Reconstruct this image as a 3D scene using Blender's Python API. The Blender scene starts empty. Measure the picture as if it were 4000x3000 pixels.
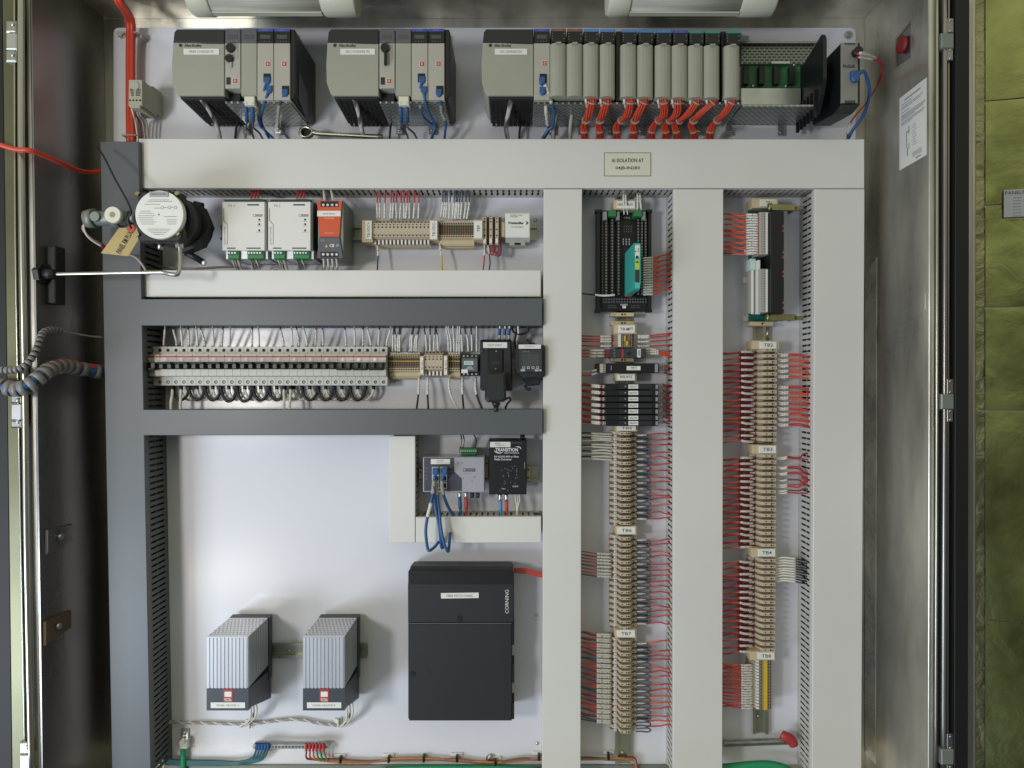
import bpy, bmesh, math, random
from mathutils import Vector
rnd = random.Random(7)
S = bpy.context.scene
COL = S.collection
# ------------------------------------------------------------------ camera
DIST = 1.6; FPX = 2640.0
cam = bpy.data.cameras.new('camera'); cam.sensor_width = 36.0
cam.lens = 36.0 * FPX / 4000.0; cam.clip_start = 0.01; cam.clip_end = 100
co = bpy.data.objects.new('camera', cam); COL.objects.link(co)
co.location = (0, -DIST, 0); co.rotation_euler = (math.radians(90), 0, 0); S.camera = co
# ------------------------------------------------------------------ surroundings seen only in reflections
w = bpy.data.worlds.new('World'); S.world = w; w.use_nodes = True
nt = w.node_tree; nt.nodes.clear()
def wn(t, **k):
    n = nt.nodes.new(t)
    for a, b in k.items(): setattr(n, a, b)
    return n
out = wn('ShaderNodeOutputWorld'); bg = wn('ShaderNodeBackground')
tc = wn('ShaderNodeTexCoord'); sep = wn('ShaderNodeSeparateXYZ')
nt.links.new(tc.outputs['Generated'], sep.inputs[0])
mr = wn('ShaderNodeMapRange'); mr.inputs[1].default_value = -0.7; mr.inputs[2].default_value = 0.9
nt.links.new(sep.outputs['Z'], mr.inputs[0])
rampw = wn('ShaderNodeValToRGB'); cr = rampw.color_ramp
cr.elements[0].position = 0.0; cr.elements[0].color = (0.13, 0.145, 0.12, 1)
cr.elements[1].position = 1.0; cr.elements[1].color = (1.1, 1.1, 0.85, 1)
e = cr.elements.new(0.42); e.color = (0.24, 0.245, 0.21, 1); e = cr.elements.new(0.66); e.color = (1.05, 1.05, 0.80, 1)
nt.links.new(mr.outputs[0], rampw.inputs[0])
dotn = wn('ShaderNodeVectorMath', operation='DOT_PRODUCT')
v = Vector((-0.55, -0.70, -0.42)).normalized(); dotn.inputs[1].default_value = v
nt.links.new(tc.outputs['Generated'], dotn.inputs[0])
mr2 = wn('ShaderNodeMapRange', interpolation_type='SMOOTHSTEP')
mr2.inputs[1].default_value = 0.72; mr2.inputs[2].default_value = 0.99
nt.links.new(dotn.outputs['Value'], mr2.inputs[0])
mix = wn('ShaderNodeMix', data_type='RGBA', blend_type='MIX')
mix.inputs['B'].default_value = (0.75, 0.88, 1.15, 1)
nt.links.new(mr2.outputs[0], mix.inputs['Factor']); nt.links.new(rampw.outputs[0], mix.inputs['A'])
nt.links.new(mix.outputs['Result'], bg.inputs['Color']); bg.inputs['Strength'].default_value = 0.54
nt.links.new(bg.outputs[0], out.inputs[0])
def area(name, loc, target, sx, sy, power, color):
    l = bpy.data.lights.new(name, 'AREA'); l.shape = 'RECTANGLE'; l.size = sx; l.size_y = sy
    l.energy = power; l.color = color
    o = bpy.data.objects.new(name, l); COL.objects.link(o); o.location = loc
    d = Vector(target) - Vector(loc); o.rotation_euler = d.to_track_quat('-Z', 'Y').to_euler()
    return o
area('room_lamp', (-1.5, -2.25, 0.05), (-0.1, 0, 0), 0.28, 0.36, 19.5, (1.0, 0.965, 0.925))
area('doorway_daylight', (-2.35, -1.95, -1.25), (-0.5, 0, -0.6), 0.9, 0.9, 42, (0.74, 0.86, 1.0))
area('bench_tube_lamp', (-1.68, -2.42, -1.12), (-0.5, 0, -0.4), 0.42, 0.06, 3.6, (1.0, 0.93, 0.80))
S.view_settings.view_transform = 'Standard'; S.view_settings.look = 'None'
S.view_settings.exposure = 0.0; S.view_settings.gamma = 1.0
S.view_settings.use_curve_mapping = False
S.cycles.max_bounces = 8; S.cycles.use_denoising = True

# ------------------------------------------------------------------ helpers
def W(px, py, h): 
    d = DIST - h
    return Vector(((px - 2000) / FPX * d, -h, (1500 - py) / FPX * d))
def C(hx):
    r = []
    for i in (0, 2, 4):
        c = int(hx[i:i+2], 16) / 255.0
        r.append(c / 12.92 if c <= 0.04045 else ((c + 0.055) / 1.055) ** 2.4)
    return (r[0], r[1], r[2], 1)
MATS = {}
def mat(name, hx, rough=0.5, metal=0.0, bump=0.0, bscale=200.0, var=0.06, vscale=12.0, spec=0.5, stretch=None, rvar=0.0, coat=0.0):
    m = bpy.data.materials.new(name); m.use_nodes = True; N = m.node_tree; b = N.nodes['Principled BSDF']
    c = C(hx); b.inputs['Roughness'].default_value = rough; b.inputs['Metallic'].default_value = metal
    b.inputs['Specular IOR Level'].default_value = spec; b.inputs['Coat Weight'].default_value = coat
    t = N.nodes.new('ShaderNodeTexCoord'); mp = N.nodes.new('ShaderNodeMapping')
    N.links.new(t.outputs['Object'], mp.inputs[0])
    if stretch: mp.inputs['Scale'].default_value = stretch
    n1 = N.nodes.new('ShaderNodeTexNoise'); n1.inputs['Scale'].default_value = vscale; n1.inputs['Detail'].default_value = 6
    N.links.new(mp.outputs[0], n1.inputs['Vector'])
    rp = N.nodes.new('ShaderNodeValToRGB')
    rp.color_ramp.elements[0].position = 0.3; rp.color_ramp.elements[1].position = 0.7
    lo = tuple(max(0, x * (1 - var)) for x in c[:3]) + (1,); hi = tuple(min(1, x * (1 + var)) for x in c[:3]) + (1,)
    rp.color_ramp.elements[0].color = lo; rp.color_ramp.elements[1].color = hi
    N.links.new(n1.outputs['Fac'], rp.inputs[0]); N.links.new(rp.outputs[0], b.inputs['Base Color'])
    if rvar:
        r2 = N.nodes.new('ShaderNodeMapRange'); r2.inputs[3].default_value = max(0.02, rough - rvar); r2.inputs[4].default_value = min(1, rough + rvar)
        N.links.new(n1.outputs['Fac'], r2.inputs[0]); N.links.new(r2.outputs[0], b.inputs['Roughness'])
    if bump:
        n2 = N.nodes.new('ShaderNodeTexNoise'); n2.inputs['Scale'].default_value = bscale; n2.inputs['Detail'].default_value = 4
        N.links.new(mp.outputs[0], n2.inputs['Vector'])
        bp = N.nodes.new('ShaderNodeBump'); bp.inputs['Strength'].default_value = bump; bp.inputs['Distance'].default_value = 0.002
        N.links.new(n2.outputs['Fac'], bp.inputs['Height']); N.links.new(bp.outputs[0], b.inputs['Normal'])
    MATS[name] = m; return m
mat('plate_paint', 'd8d8de', 0.22, bump=0.05, bscale=60, var=0.015, vscale=3)
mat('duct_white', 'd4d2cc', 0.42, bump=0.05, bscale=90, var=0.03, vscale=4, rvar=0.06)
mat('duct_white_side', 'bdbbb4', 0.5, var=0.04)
mat('duct_grey', '55595b', 0.42, bump=0.05, bscale=90, var=0.03, vscale=3, rvar=0.06)
mat('duct_grey_side', '565956', 0.5, var=0.05)
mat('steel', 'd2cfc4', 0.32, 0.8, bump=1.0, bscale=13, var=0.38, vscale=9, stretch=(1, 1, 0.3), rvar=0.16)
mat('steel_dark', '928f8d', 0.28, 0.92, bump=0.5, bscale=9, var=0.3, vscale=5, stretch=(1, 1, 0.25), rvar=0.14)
mat('lip_metal', '6c6b54', 0.42, 0.85, bump=0.1, bscale=20, var=0.15, vscale=4)  # steel lip, with the olive reflection put into its base colour
mat('gateway_grey', '85837b', 0.45)
mat('switch_dark', '3e414d', 0.45)
mat('bar_metal', '9b9e9b', 0.45, 0.6, var=0.2, vscale=80)
mat('steel_bright', 'b9b7ad', 0.30, 1.0, var=0.08, vscale=6)
mat('zinc', 'c3c7c4', 0.32, 0.9, var=0.1, vscale=30)
mat('rail', 'a8aa98', 0.34, 0.85, var=0.12, vscale=16)
mat('brassy', '9c9670', 0.3, 0.9, var=0.12, vscale=30)
mat('gasket', '0c0c0c', 0.6)
mat('plc_grey', '9a9a8a', 0.55, bump=0.06, bscale=500, var=0.04)
mat('plc_light', 'a9a69b', 0.55, var=0.04)
mat('plc_dark', '26272a', 0.42, var=0.1)
mat('plc_black', '151618', 0.4, var=0.1)
mat('plc_display', '4a4d48', 0.3, var=0.1)
mat('label_white', 'dcdbd4', 0.5, var=0.03)
mat('label_cream', 'd4d2bd', 0.5, var=0.02)
mat('ink', '242426', 0.6)
mat('ink_soft', '77777a', 0.6)
mat('print_white', 'd8d8d8', 0.5)
mat('print_dim', '8a8c90', 0.5)
mat('blue_strip', '3c4a9c', 0.4); mat('brown_strip', '7a4a36', 0.4); mat('sky_strip', '3f78b4', 0.4); mat('teal_strip', '34866e', 0.4)
mat('amber', 'b04a2a', 0.4); mat('pcb_green', '25623a', 0.4, var=0.3, vscale=60); mat('pcb_teal', '1d5a52', 0.4, var=0.2)
mat('green_plug', '2f7a44', 0.45); mat('tan', 'b7a890', 0.6, var=0.06, vscale=40); mat('tan_dark', '5a4a38', 0.6, var=0.1)
mat('tan_side', '8d7d62', 0.6, var=0.05); mat('tan_light', 'c2b08e', 0.6)
mat('hole', '181410', 0.7); mat('screw', '8f8c84', 0.45, 0.7)
mat('yellow', 'c8aa34', 0.5); mat('breaker', 'b9b8ae', 0.45, var=0.04, vscale=20); mat('breaker_edge', 'd8d2c4', 0.4)
mat('red', 'a83034', 0.45); mat('orange_face', 'c9502c', 0.45, var=0.05)
mat('wire_red', 'b83a3c', 0.45, var=0.1, vscale=20); mat('wire_orange', 'cf4c2a', 0.42, var=0.12, vscale=20)
mat('wire_maroon', '7c2e38', 0.45, var=0.12, vscale=20)
mat('wire_charcoal', '4a4e56', 0.5); mat('wire_black', '1d1e22', 0.45); mat('wire_white', 'd6d2c4', 0.5, var=0.06, vscale=40)
mat('wire_blue', '2a5488', 0.42, var=0.1); mat('wire_sky', '4f86c0', 0.42); mat('wire_yellow', 'c4b43c', 0.5)
mat('wire_green', '1c8a5e', 0.45); mat('wire_teal', '2c5c62', 0.45, var=0.15, vscale=30); mat('wire_grey', '9c988c', 0.5, var=0.15, vscale=90)
mat('conduit', 'c8432c', 0.4, var=0.06); mat('wire_copper', 'b87848', 0.4, var=0.25, vscale=120); mat('wire_olive', '6c7a4c', 0.45, var=0.2, vscale=60)
mat('alu', 'b2b5b9', 0.42, 0.5, var=0.06, vscale=10, stretch=(8, 8, 0.4)); mat('alu_light', 'cfd1d6', 0.35, 0.6)
mat('heater_black', '3a3e46', 0.45); mat('panel_black', '222427', 0.5, bump=0.15, bscale=600, var=0.06)
mat('black_plastic', '27282a', 0.4, var=0.1); mat('black_soft', '33353a', 0.5); mat('screen', '4a4d4b', 0.25)
mat('teal', '3ba79c', 0.38, var=0.05); mat('teal_light', '57b9ae', 0.38); mat('lime', 'b9c94a', 0.5)
mat('kraft', 'b09c68', 0.7, var=0.06); mat('cast_black', '1f201f', 0.5, bump=0.2, bscale=300, var=0.2)
mat('silver_tag', 'a7a9ab', 0.35, 0.5); mat('psu_white', 'd9d6d0', 0.45, var=0.02); mat('psu_side', '2a2d3c', 0.4)
mat('lamp_cap', 'cbcab6', 0.45, var=0.03); mat('lamp_tube', 'bdbcae', 0.15, var=0.2, vscale=20, stretch=(0.2, 4, 4))
mat('thermo', 'a7a692', 0.55); mat('mauve', '9a9aa2', 0.5); mat('cyan_plastic', 'b9d0c8', 0.4)
mat('wrench', 'c0bda8', 0.22, 1.0, var=0.1); mat('module_grey', '55565c', 0.45); mat('wrap', '7a7877', 0.4, var=0.15, vscale=30)
mat('socket', '1c1d1f', 0.35); mat('frame_grey', '7f857f', 0.45, 0.3)
def sleeve_mat():
    m = mat('sleeve', 'd8d5ca', 0.5); N = m.node_tree; b = N.nodes['Principled BSDF']
    t = N.nodes.new('ShaderNodeTexCoord'); n = N.nodes.new('ShaderNodeTexNoise'); n.inputs['Scale'].default_value = 420; n.inputs['Detail'].default_value = 2
    N.links.new(t.outputs['Object'], n.inputs['Vector']); r = N.nodes.new('ShaderNodeValToRGB')
    r.color_ramp.elements[0].position = 0.36; r.color_ramp.elements[0].color = (0.09, 0.09, 0.09, 1)
    r.color_ramp.elements[1].position = 0.44; r.color_ramp.elements[1].color = C('d6d3c8')
    N.links.new(n.outputs['Fac'], r.inputs[0]); N.links.new(r.outputs[0], b.inputs['Base Color'])
sleeve_mat()
def braid_mat():
    m = mat('braid', 'a9a59c', 0.5); N = m.node_tree; b = N.nodes['Principled BSDF']
    t = N.nodes.new('ShaderNodeTexCoord'); n = N.nodes.new('ShaderNodeTexWave'); n.inputs['Scale'].default_value = 26; n.bands_direction = 'DIAGONAL'
    n.inputs['Distortion'].default_value = 1.0
    N.links.new(t.outputs['Object'], n.inputs['Vector']); r = N.nodes.new('ShaderNodeValToRGB')
    r.color_ramp.elements[0].position = 0.25; r.color_ramp.elements[0].color = C('5a5654')
    r.color_ramp.elements[1].position = 0.5; r.color_ramp.elements[1].color = C('bcb8b0')
    N.links.new(n.outputs['Fac'], r.inputs[0]); N.links.new(r.outputs[0], b.inputs['Base Color'])
braid_mat()
def perf_mat(name, metalhx, holehx, scale, vec='Object', rot=None):
    m = mat(name, metalhx, 0.34, 0.8); N = m.node_tree; b = N.nodes['Principled BSDF']
    t = N.nodes.new('ShaderNodeTexCoord'); mp = N.nodes.new('ShaderNodeMapping')
    if rot: mp.inputs['Rotation'].default_value = rot
    N.links.new(t.outputs['Object'], mp.inputs[0])
    k = N.nodes.new('ShaderNodeTexBrick'); k.inputs['Scale'].default_value = scale
    k.inputs['Color1'].default_value = C(holehx); k.inputs['Color2'].default_value = C(holehx); k.inputs['Mortar'].default_value = C(metalhx)
    k.inputs['Mortar Size'].default_value = 0.055; k.inputs['Brick Width'].default_value = 0.34; k.inputs['Row Height'].default_value = 0.2
    N.links.new(mp.outputs[0], k.inputs['Vector']); N.links.new(k.outputs['Color'], b.inputs['Base Color'])
    inv = N.nodes.new('ShaderNodeMath'); inv.operation = 'MULTIPLY'; inv.inputs[1].default_value = 0.8
    N.links.new(k.outputs['Fac'], inv.inputs[0]); N.links.new(inv.outputs[0], b.inputs['Metallic'])
perf_mat('perforated', 'b7bcb6', '3c413e', 26)
perf_mat('perforated_face', '878d84', '20261f', 30, rot=(math.radians(90), 0, 0))
def foil_mat(name, hx, strength, scale):
    m = mat(name, hx, 0.27, 1.0, var=0.30, vscale=10, rvar=0.10); N = m.node_tree; b = N.nodes['Principled BSDF']
    t = N.nodes.new('ShaderNodeTexCoord'); n = N.nodes.new('ShaderNodeTexNoise'); n.inputs['Scale'].default_value = scale
    n.inputs['Detail'].default_value = 7; n.inputs['Distortion'].default_value = 0.5
    N.links.new(t.outputs['Object'], n.inputs['Vector'])
    bp = N.nodes.new('ShaderNodeBump'); bp.inputs['Strength'].default_value = strength; bp.inputs['Distance'].default_value = 0.012
    N.links.new(n.outputs['Fac'], bp.inputs['Height']); N.links.new(bp.outputs[0], b.inputs['Normal'])
foil_mat('foil', '9ea268', 0.26, 14); foil_mat('foil_tape', '9c9a74', 0.45, 30)  # silver foil; olive reflections and their mottling put into the base colour
def smear_steel():
    m = MATS['steel']; N = m.node_tree; b = N.nodes['Principled BSDF']
foil_mat('corner_foil', 'd6d2c8', 0.7, 26); MATS['corner_foil'].node_tree.nodes['Principled BSDF'].inputs['Metallic'].default_value = 0.35; mat('knob_red_shaded', '7c1c20', 0.5)  # knob red is darkened, the shade of the recess put into it

class MB:
    def __init__(s): s.v = []; s.f = []; s.m = []; s.sm = []; s.names = []
    def mi(s, m):
        if m not in s.names: s.names.append(m)
        return s.names.index(m)
    def add(s, vs, fs, m, smooth=False):
        o = len(s.v); i = s.mi(m); s.v += [tuple(x) for x in vs]
        for f in fs: s.f.append(tuple(o + k for k in f)); s.m.append(i); s.sm.append(smooth)
    def loft(s, rings, m, caps=True, smooth=False, closed=False):
        n = len(rings[0]); vs = [p for r in rings for p in r]; fs = []
        R = len(rings)
        for a in range(R if closed else R - 1):
            b = (a + 1) % R
            for k in range(n): fs.append((a*n+k, a*n+(k+1) % n, b*n+(k+1) % n, b*n+k))
        s.add(vs, fs, m, smooth)
        if caps and not closed:
            s.add(rings[0], [tuple(range(n))], m); s.add(rings[-1], [tuple(range(n))], m)
    def box(s, x0, x1, z0, z1, h1, h0, m, c=0.0):
        def ring(h, i): return [Vector((x0+i, -h, z0+i)), Vector((x1-i, -h, z0+i)), Vector((x1-i, -h, z1-i)), Vector((x0+i, -h, z1-i))]
        if c > 0: s.loft([ring(h0, 0), ring(h1-c, 0), ring(h1, c)], m)
        else: s.loft([ring(h0, 0), ring(h1, 0)], m)
    def fb(s, a, b, c_, d, h1, h0, m, c=0.0008):
        p = W(a, d, h1); q = W(c_, b, h1)
        s.box(p.x, q.x, p.z, q.z, h1, h0, m, c)
    def poly(s, pxs, h1, h0, m, c=0.0):
        P = [W(x, y, h1) for x, y in pxs]; s.polyw([(p.x, p.z) for p in P], h1, h0, m, c)
    def polyw(s, P, h1, h0, m, c=0.0):
        r1 = [Vector((x, -h1, z)) for x, z in P]; r0 = [Vector((x, -h0, z)) for x, z in P]
        if c > 0:
            cx = sum(x for x, z in P)/len(P); cz = sum(z for x, z in P)/len(P)
            rc = [Vector((x + (cx-x)/max(abs(cx-x), 1e-5)*min(c, abs(cx-x)), -h1, z + (cz-z)/max(abs(cz-z), 1e-5)*min(c, abs(cz-z)))) for x, z in P]
            r1 = [Vector((x, -(h1-c), z)) for x, z in P]
            s.loft([r0, r1, rc], m)
        else: s.loft([r0, r1], m)
    def profx(s, prof, x0, x1, m):   # profile of (h, z) extruded along X
        s.loft([[Vector((x0, -h, z)) for h, z in prof], [Vector((x1, -h, z)) for h, z in prof]], m)
    def profz(s, prof, z0, z1, m):   # profile of (x, h) extruded along Z
        s.loft([[Vector((x, -h, z0)) for x, h in prof], [Vector((x, -h, z1)) for x, h in prof]], m)
    def cyl(s, p0, p1, r0, r1, m, seg=12, smooth=True):
        p0 = Vector(p0); p1 = Vector(p1); d = (p1-p0).normalized()
        a = d.orthogonal().normalized(); b = d.cross(a)
        def ring(p, r): return [p + a*math.cos(2*math.pi*k/seg)*r + b*math.sin(2*math.pi*k/seg)*r for k in range(seg)]
        R = [ring(p0, r0), ring(p1, r1)]
        s.loft(R, m, caps=False, smooth=smooth)
        s.add(R[0], [tuple(range(seg))], m); s.add(R[1], [tuple(range(seg))], m)
    def disc(s, px, py, h, rpx, m, t=0.0006, seg=8, back=0.0):
        p = W(px, py, h); r = rpx / FPX * (DIST - h)
        s.cyl((p.x, p.y + back + 0.0002, p.z), (p.x, p.y - t, p.z), r, r, m, seg)
    def dome(s, p, r, hh, m, seg=10):
        rings = []
        for k in range(4):
            a = k/4*math.pi/2
            rings.append([Vector((p[0]+math.cos(2*math.pi*j/seg)*r*math.cos(a), p[1]-hh*math.sin(a), p[2]+math.sin(2*math.pi*j/seg)*r*math.cos(a))) for j in range(seg)])
        s.loft(rings, m, smooth=True)
    def tube(s, pts, r, m, seg=6, smooth=True, n=5, raw=False):
        P = pts if raw else smooth_path(pts, n)
        rings = []; prev = None
        for i, p in enumerate(P):
            d = (P[min(i+1, len(P)-1)] - P[max(i-1, 0)])
            if d.length < 1e-9: d = Vector((1, 0, 0))
            d.normalize()
            if prev is None: a = d.orthogonal().normalized()
            else:
                a = prev - d*prev.dot(d)
                a = a.normalized() if a.length > 1e-6 else d.orthogonal().normalized()
            prev = a; b = d.cross(a); rr = r(i/(len(P)-1)) if callable(r) else r
            rings.append([p + a*math.cos(2*math.pi*k/seg)*rr + b*math.sin(2*math.pi*k/seg)*rr for k in range(seg)])
        s.loft(rings, m, smooth=smooth)
    def text(s, st, x0, y0, x1, y1, h, m, rot=0, bold=0.0, t=0.0003):
        vs, fs = glyphs(st, bold)
        if not vs: return
        if rot == 90: vs = [(-y, x) for x, y in vs]
        elif rot == -90: vs = [(y, -x) for x, y in vs]
        elif rot: 
            a = math.radians(rot); vs = [(x*math.cos(a)-y*math.sin(a), x*math.sin(a)+y*math.cos(a)) for x, y in vs]
        ax = min(v[0] for v in vs); bx = max(v[0] for v in vs); ay = min(v[1] for v in vs); by = max(v[1] for v in vs)
        p = W(x0, y1, h + t); q = W(x1, y0, h + t)
        V = [Vector((p.x + (x-ax)/(bx-ax)*(q.x-p.x), -(h+t), p.z + (y-ay)/(by-ay)*(q.z-p.z))) for x, y in vs]
        s.add(V, fs, m)
    def build(s, name, parent=None, origin=None, recalc=True):
        if parent is not None and name in EACH:
            got = s.pieces()
            if len(got) > 1:
                o = [q._build(name, parent, origin, recalc) for q in got]; return o[0]
        return s._build(name, parent, origin, recalc)
    def pieces(s):
        # loose islands, those overlapping in the front view kept together
        par = {}
        def find(a):
            while par[a] != a: par[a] = par[par[a]]; a = par[a]
            return a
        key = [tuple(round(c, 6) for c in v) for v in s.v]
        for f in s.f:
            for i in f: par.setdefault(key[i], key[i])
            for i in f[1:]: par[find(key[i])] = find(key[f[0]])
        g = {}
        for k, f in enumerate(s.f): g.setdefault(find(key[f[0]]), []).append(k)
        L = []
        for fs in g.values():
            xs = [s.v[i] for k in fs for i in s.f[k]]
            L.append([min(v[0] for v in xs), max(v[0] for v in xs), min(v[2] for v in xs), max(v[2] for v in xs), fs])
        ch = True; e = 3e-5
        while ch:
            ch = False
            for i in range(len(L)):
                for j in range(i+1, len(L)):
                    a, b = L[i], L[j]
                    if a[0] < b[1]-e and b[0] < a[1]-e and a[2] < b[3]-e and b[2] < a[3]-e:
                        L[i] = [min(a[0], b[0]), max(a[1], b[1]), min(a[2], b[2]), max(a[3], b[3]), a[4]+b[4]]; L.pop(j); ch = True; break
                if ch: break
        out = []
        for q in L:
            m = MB(); m.names = list(s.names); mp = {}
            for k in sorted(q[4]):
                ff = []
                for i in s.f[k]:
                    if i not in mp: mp[i] = len(m.v); m.v.append(s.v[i])
                    ff.append(mp[i])
                m.f.append(tuple(ff)); m.m.append(s.m[k]); m.sm.append(s.sm[k])
            out.append(m)
        return out
    def _build(s, name, parent=None, origin=None, recalc=True):
        o0 = ORG.get(parent.name, Vector((0, 0, 0))) if parent else (Vector(origin) if origin is not None else Vector((0, 0, 0)))
        me = bpy.data.meshes.new(name)
        me.from_pydata([(x-o0.x, y-o0.y, z-o0.z) for x, y, z in s.v], [], s.f)
        for n in s.names: me.materials.append(MATS[n])
        me.polygons.foreach_set('material_index', s.m); me.polygons.foreach_set('use_smooth', s.sm)
        if recalc:
            bm = bmesh.new(); bm.from_mesh(me)
            bmesh.ops.remove_doubles(bm, verts=bm.verts, dist=1e-6)
            bmesh.ops.recalc_face_normals(bm, faces=bm.faces); bm.to_mesh(me); bm.free()
        me.update()
        o = bpy.data.objects.new(name, me); COL.objects.link(o)
        if parent: o.parent = parent
        else: o.location = o0
        ORG[o.name] = o0
        return o
ORG = {}
EACH = {'bracket', 'rivet', 'bolt', 'socket', 'screw', 'end_trim', 'ejector', 'hinge', 'foot_tab', 'status_lamp', 'cover_bolt', 'terminal_screw', 'key_switch', 'mounting_hook', 'tube_nut', 'clamp_screw', 'lever_arm', 'plug_cap', 'cable_tie', 'slot', 'label_window', 'ferrule', 'screw_hole', 'port', 'label', 'marker_window', 'number_tag', 'number_button', 'jumper_bar', 'printed_mark'}
GL = {}
def glyphs(st, bold):
    k = (st, bold)
    if k in GL: return GL[k]
    c = bpy.data.curves.new('t', 'FONT'); c.body = st; c.size = 1; c.resolution_u = 2; c.offset = bold
    o = bpy.data.objects.new('t', c); COL.objects.link(o)
    dg = bpy.context.evaluated_depsgraph_get(); me = o.evaluated_get(dg).to_mesh()
    vs = [(v.co.x, v.co.y) for v in me.vertices]; fs = [tuple(p.vertices) for p in me.polygons]
    o.evaluated_get(dg).to_mesh_clear(); bpy.data.objects.remove(o); bpy.data.curves.remove(c)
    GL[k] = (vs, fs); return GL[k]
def smooth_path(pts, n=5):
    P = [Vector(p) for p in pts]
    if len(P) < 3: return [P[0].lerp(P[1], k/2) for k in range(3)]
    out = []
    for i in range(len(P)-1):
        p0 = P[max(i-1, 0)]; p1 = P[i]; p2 = P[i+1]; p3 = P[min(i+2, len(P)-1)]
        for k in range(n):
            t = k/n
            out.append(0.5*((2*p1) + (p2-p0)*t + (2*p0-5*p1+4*p2-p3)*t*t + (3*p1-p0-3*p2+p3)*t**3))
    out.append(P[-1]); return out
def tag(o, label, cat, group=None, kind=None):
    if label: o['label'] = label
    if cat: o['category'] = cat
    if group: o['group'] = group
    if kind: o['kind'] = kind
    return o
def thing(name, label, cat, loc, group=None):
    o = bpy.data.objects.new(name, None); COL.objects.link(o); o.location = loc; o.empty_display_size = 0.02
    ORG[o.name] = Vector(loc); tag(o, label, cat, group); return o
def copy_thing(root, loc, label, group=None):
    r = root.copy(); COL.objects.link(r); r.location = loc; r['label'] = label
    if group: r['group'] = group
    for ch in root.children:
        c = ch.copy(); COL.objects.link(c); c.parent = r
        for g in ch.children:
            d = g.copy(); COL.objects.link(d); d.parent = c
    ORG[r.name] = Vector(loc); return r
ORDS = 'topmost second third fourth fifth sixth seventh eighth ninth tenth eleventh twelfth thirteenth fourteenth fifteenth sixteenth seventeenth eighteenth nineteenth twentieth'.split()
ORDL = ['leftmost'] + ORDS[1:]
RW = 0.0017
def wire(name, pts, m, label, cat='wire', group=None, r=RW, sleeves=(), n=5, seg=6, extra=None):
    """pts: (px, py, h). sleeves: list of (t0, t1, material, factor) along the wire"""
    P = smooth_path([W(*p) for p in pts], n); b = MB(); b.tube(P, r, m, seg=seg, raw=True)
    o = tag(b.build(name, origin=P[0]), label, cat, group)
    L = len(P) - 1
    def at(t):
        x = max(0, min(L - 1e-6, t*L)); i = int(x); return P[i].lerp(P[i+1], x-i)
    for t0, t1, sm, fac in sleeves:
        sb = MB(); k = max(3, int((t1-t0)*L)+2)
        sb.tube([at(t0 + (t1-t0)*j/k) for j in range(k+1)], r*fac, sm, seg=seg, raw=True)
        sb.build('marker_sleeve' if sm == 'sleeve' else 'crimp_collar', o)
    return o
# ================================================================== enclosure (the setting)
def quadsheet(name, pts, m, thick=0.003, nrm=(0, 1, 0), kind='structure', label=None, cat=None):
    b = MB(); n = Vector(nrm)*thick; P = [Vector(p) for p in pts]
    b.loft([P, [p+n for p in P]], m); o = b.build(name); tag(o, label, cat, None, kind); return o
def thingsheet(name, label, cat, pts, m, thick=0.003, nrm=(0, 1, 0)):
    return quadsheet(name, pts, m, thick, nrm, None, label, cat)
HB = -0.05; HF = 0.2; ZT = 0.8925; ZB = -0.95; XL = -0.996; XR = 0.862
thingsheet('back_wall', 'dull steel back wall of the cabinet behind the white panel', 'wall', [(XL-.03, -HB, ZB), (XR+.03, -HB, ZB), (XR+.03, -HB, ZT+.02), (XL-.03, -HB, ZT+.02)], 'steel')
b = MB(); b.loft([[Vector((XR, -HB-.001, ZB)), Vector((XR, -HF, ZB)), Vector((XR, -HF, ZT)), Vector((XR, -HB-.001, ZT))],
                  [Vector((XR+.004, -HB-.001, ZB)), Vector((XR+.004, -HF, ZB)), Vector((XR+.004, -HF, ZT)), Vector((XR+.004, -HB-.001, ZT))]], 'steel')
rw = tag(b.build('side_wall'), 'smeared grey steel side wall of the cabinet right of the white ducts', 'wall')
b = MB(); X0 = XL; X1 = XL + .026
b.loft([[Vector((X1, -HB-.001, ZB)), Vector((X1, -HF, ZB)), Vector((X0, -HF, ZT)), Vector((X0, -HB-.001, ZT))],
        [Vector((X1-.004, -HB-.001, ZB)), Vector((X1-.004, -HF, ZB)), Vector((X0-.004, -HF, ZT)), Vector((X0-.004, -HB-.001, ZT))]], 'steel_dark')  # darker copy of the steel carries the shade on this wall
lw = tag(b.build('side_wall'), 'shade-toned steel side wall of the cabinet behind the wrapped cables', 'wall')
thingsheet('ceiling_panel', 'scratched steel top panel of the cabinet above the lamps', 'panel', [(XL, -HB-.001, ZT), (XR, -HB-.001, ZT), (XR, -HF, ZT), (XL, -HF, ZT)], 'steel', nrm=(0, 0, 1))
thingsheet('floor_panel', 'steel bottom panel of the cabinet below the ground bars', 'panel', [(XL+.026, -HB-.001, ZB), (XR, -HB-.001, ZB), (XR, -HF, ZB), (XL+.026, -HF, ZB)], 'steel', nrm=(0, 0, -1))
# foil taped seams on the right wall
b = MB()
def wallquad(b, pts, x, m, t=0.0008):
    P = [Vector((x, -h, z)) for h, z in pts]; b.loft([P, [p+Vector((-t, 0, 0)) for p in P]], m)
for (h0, z0, h1, z1, wd) in ((-.045, .12, .19, .19, .035),):
    wallquad(b, [(h0, z0), (h1, z1), (h1, z1-wd), (h0, z0-wd)], XR, 'steel')
tag(b.build('tape_strip'), 'shiny tape strip slanting across the right steel wall', 'tape')
b = MB(); wallquad(b, [(-.048, -.9), (-.002, -.9), (.004, .30), (-.048, .27)], XR, 'corner_foil', .0012)
tag(b.build('corner_tape'), 'crinkled silver tape running down the back corner beside the white duct', 'tape')
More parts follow.
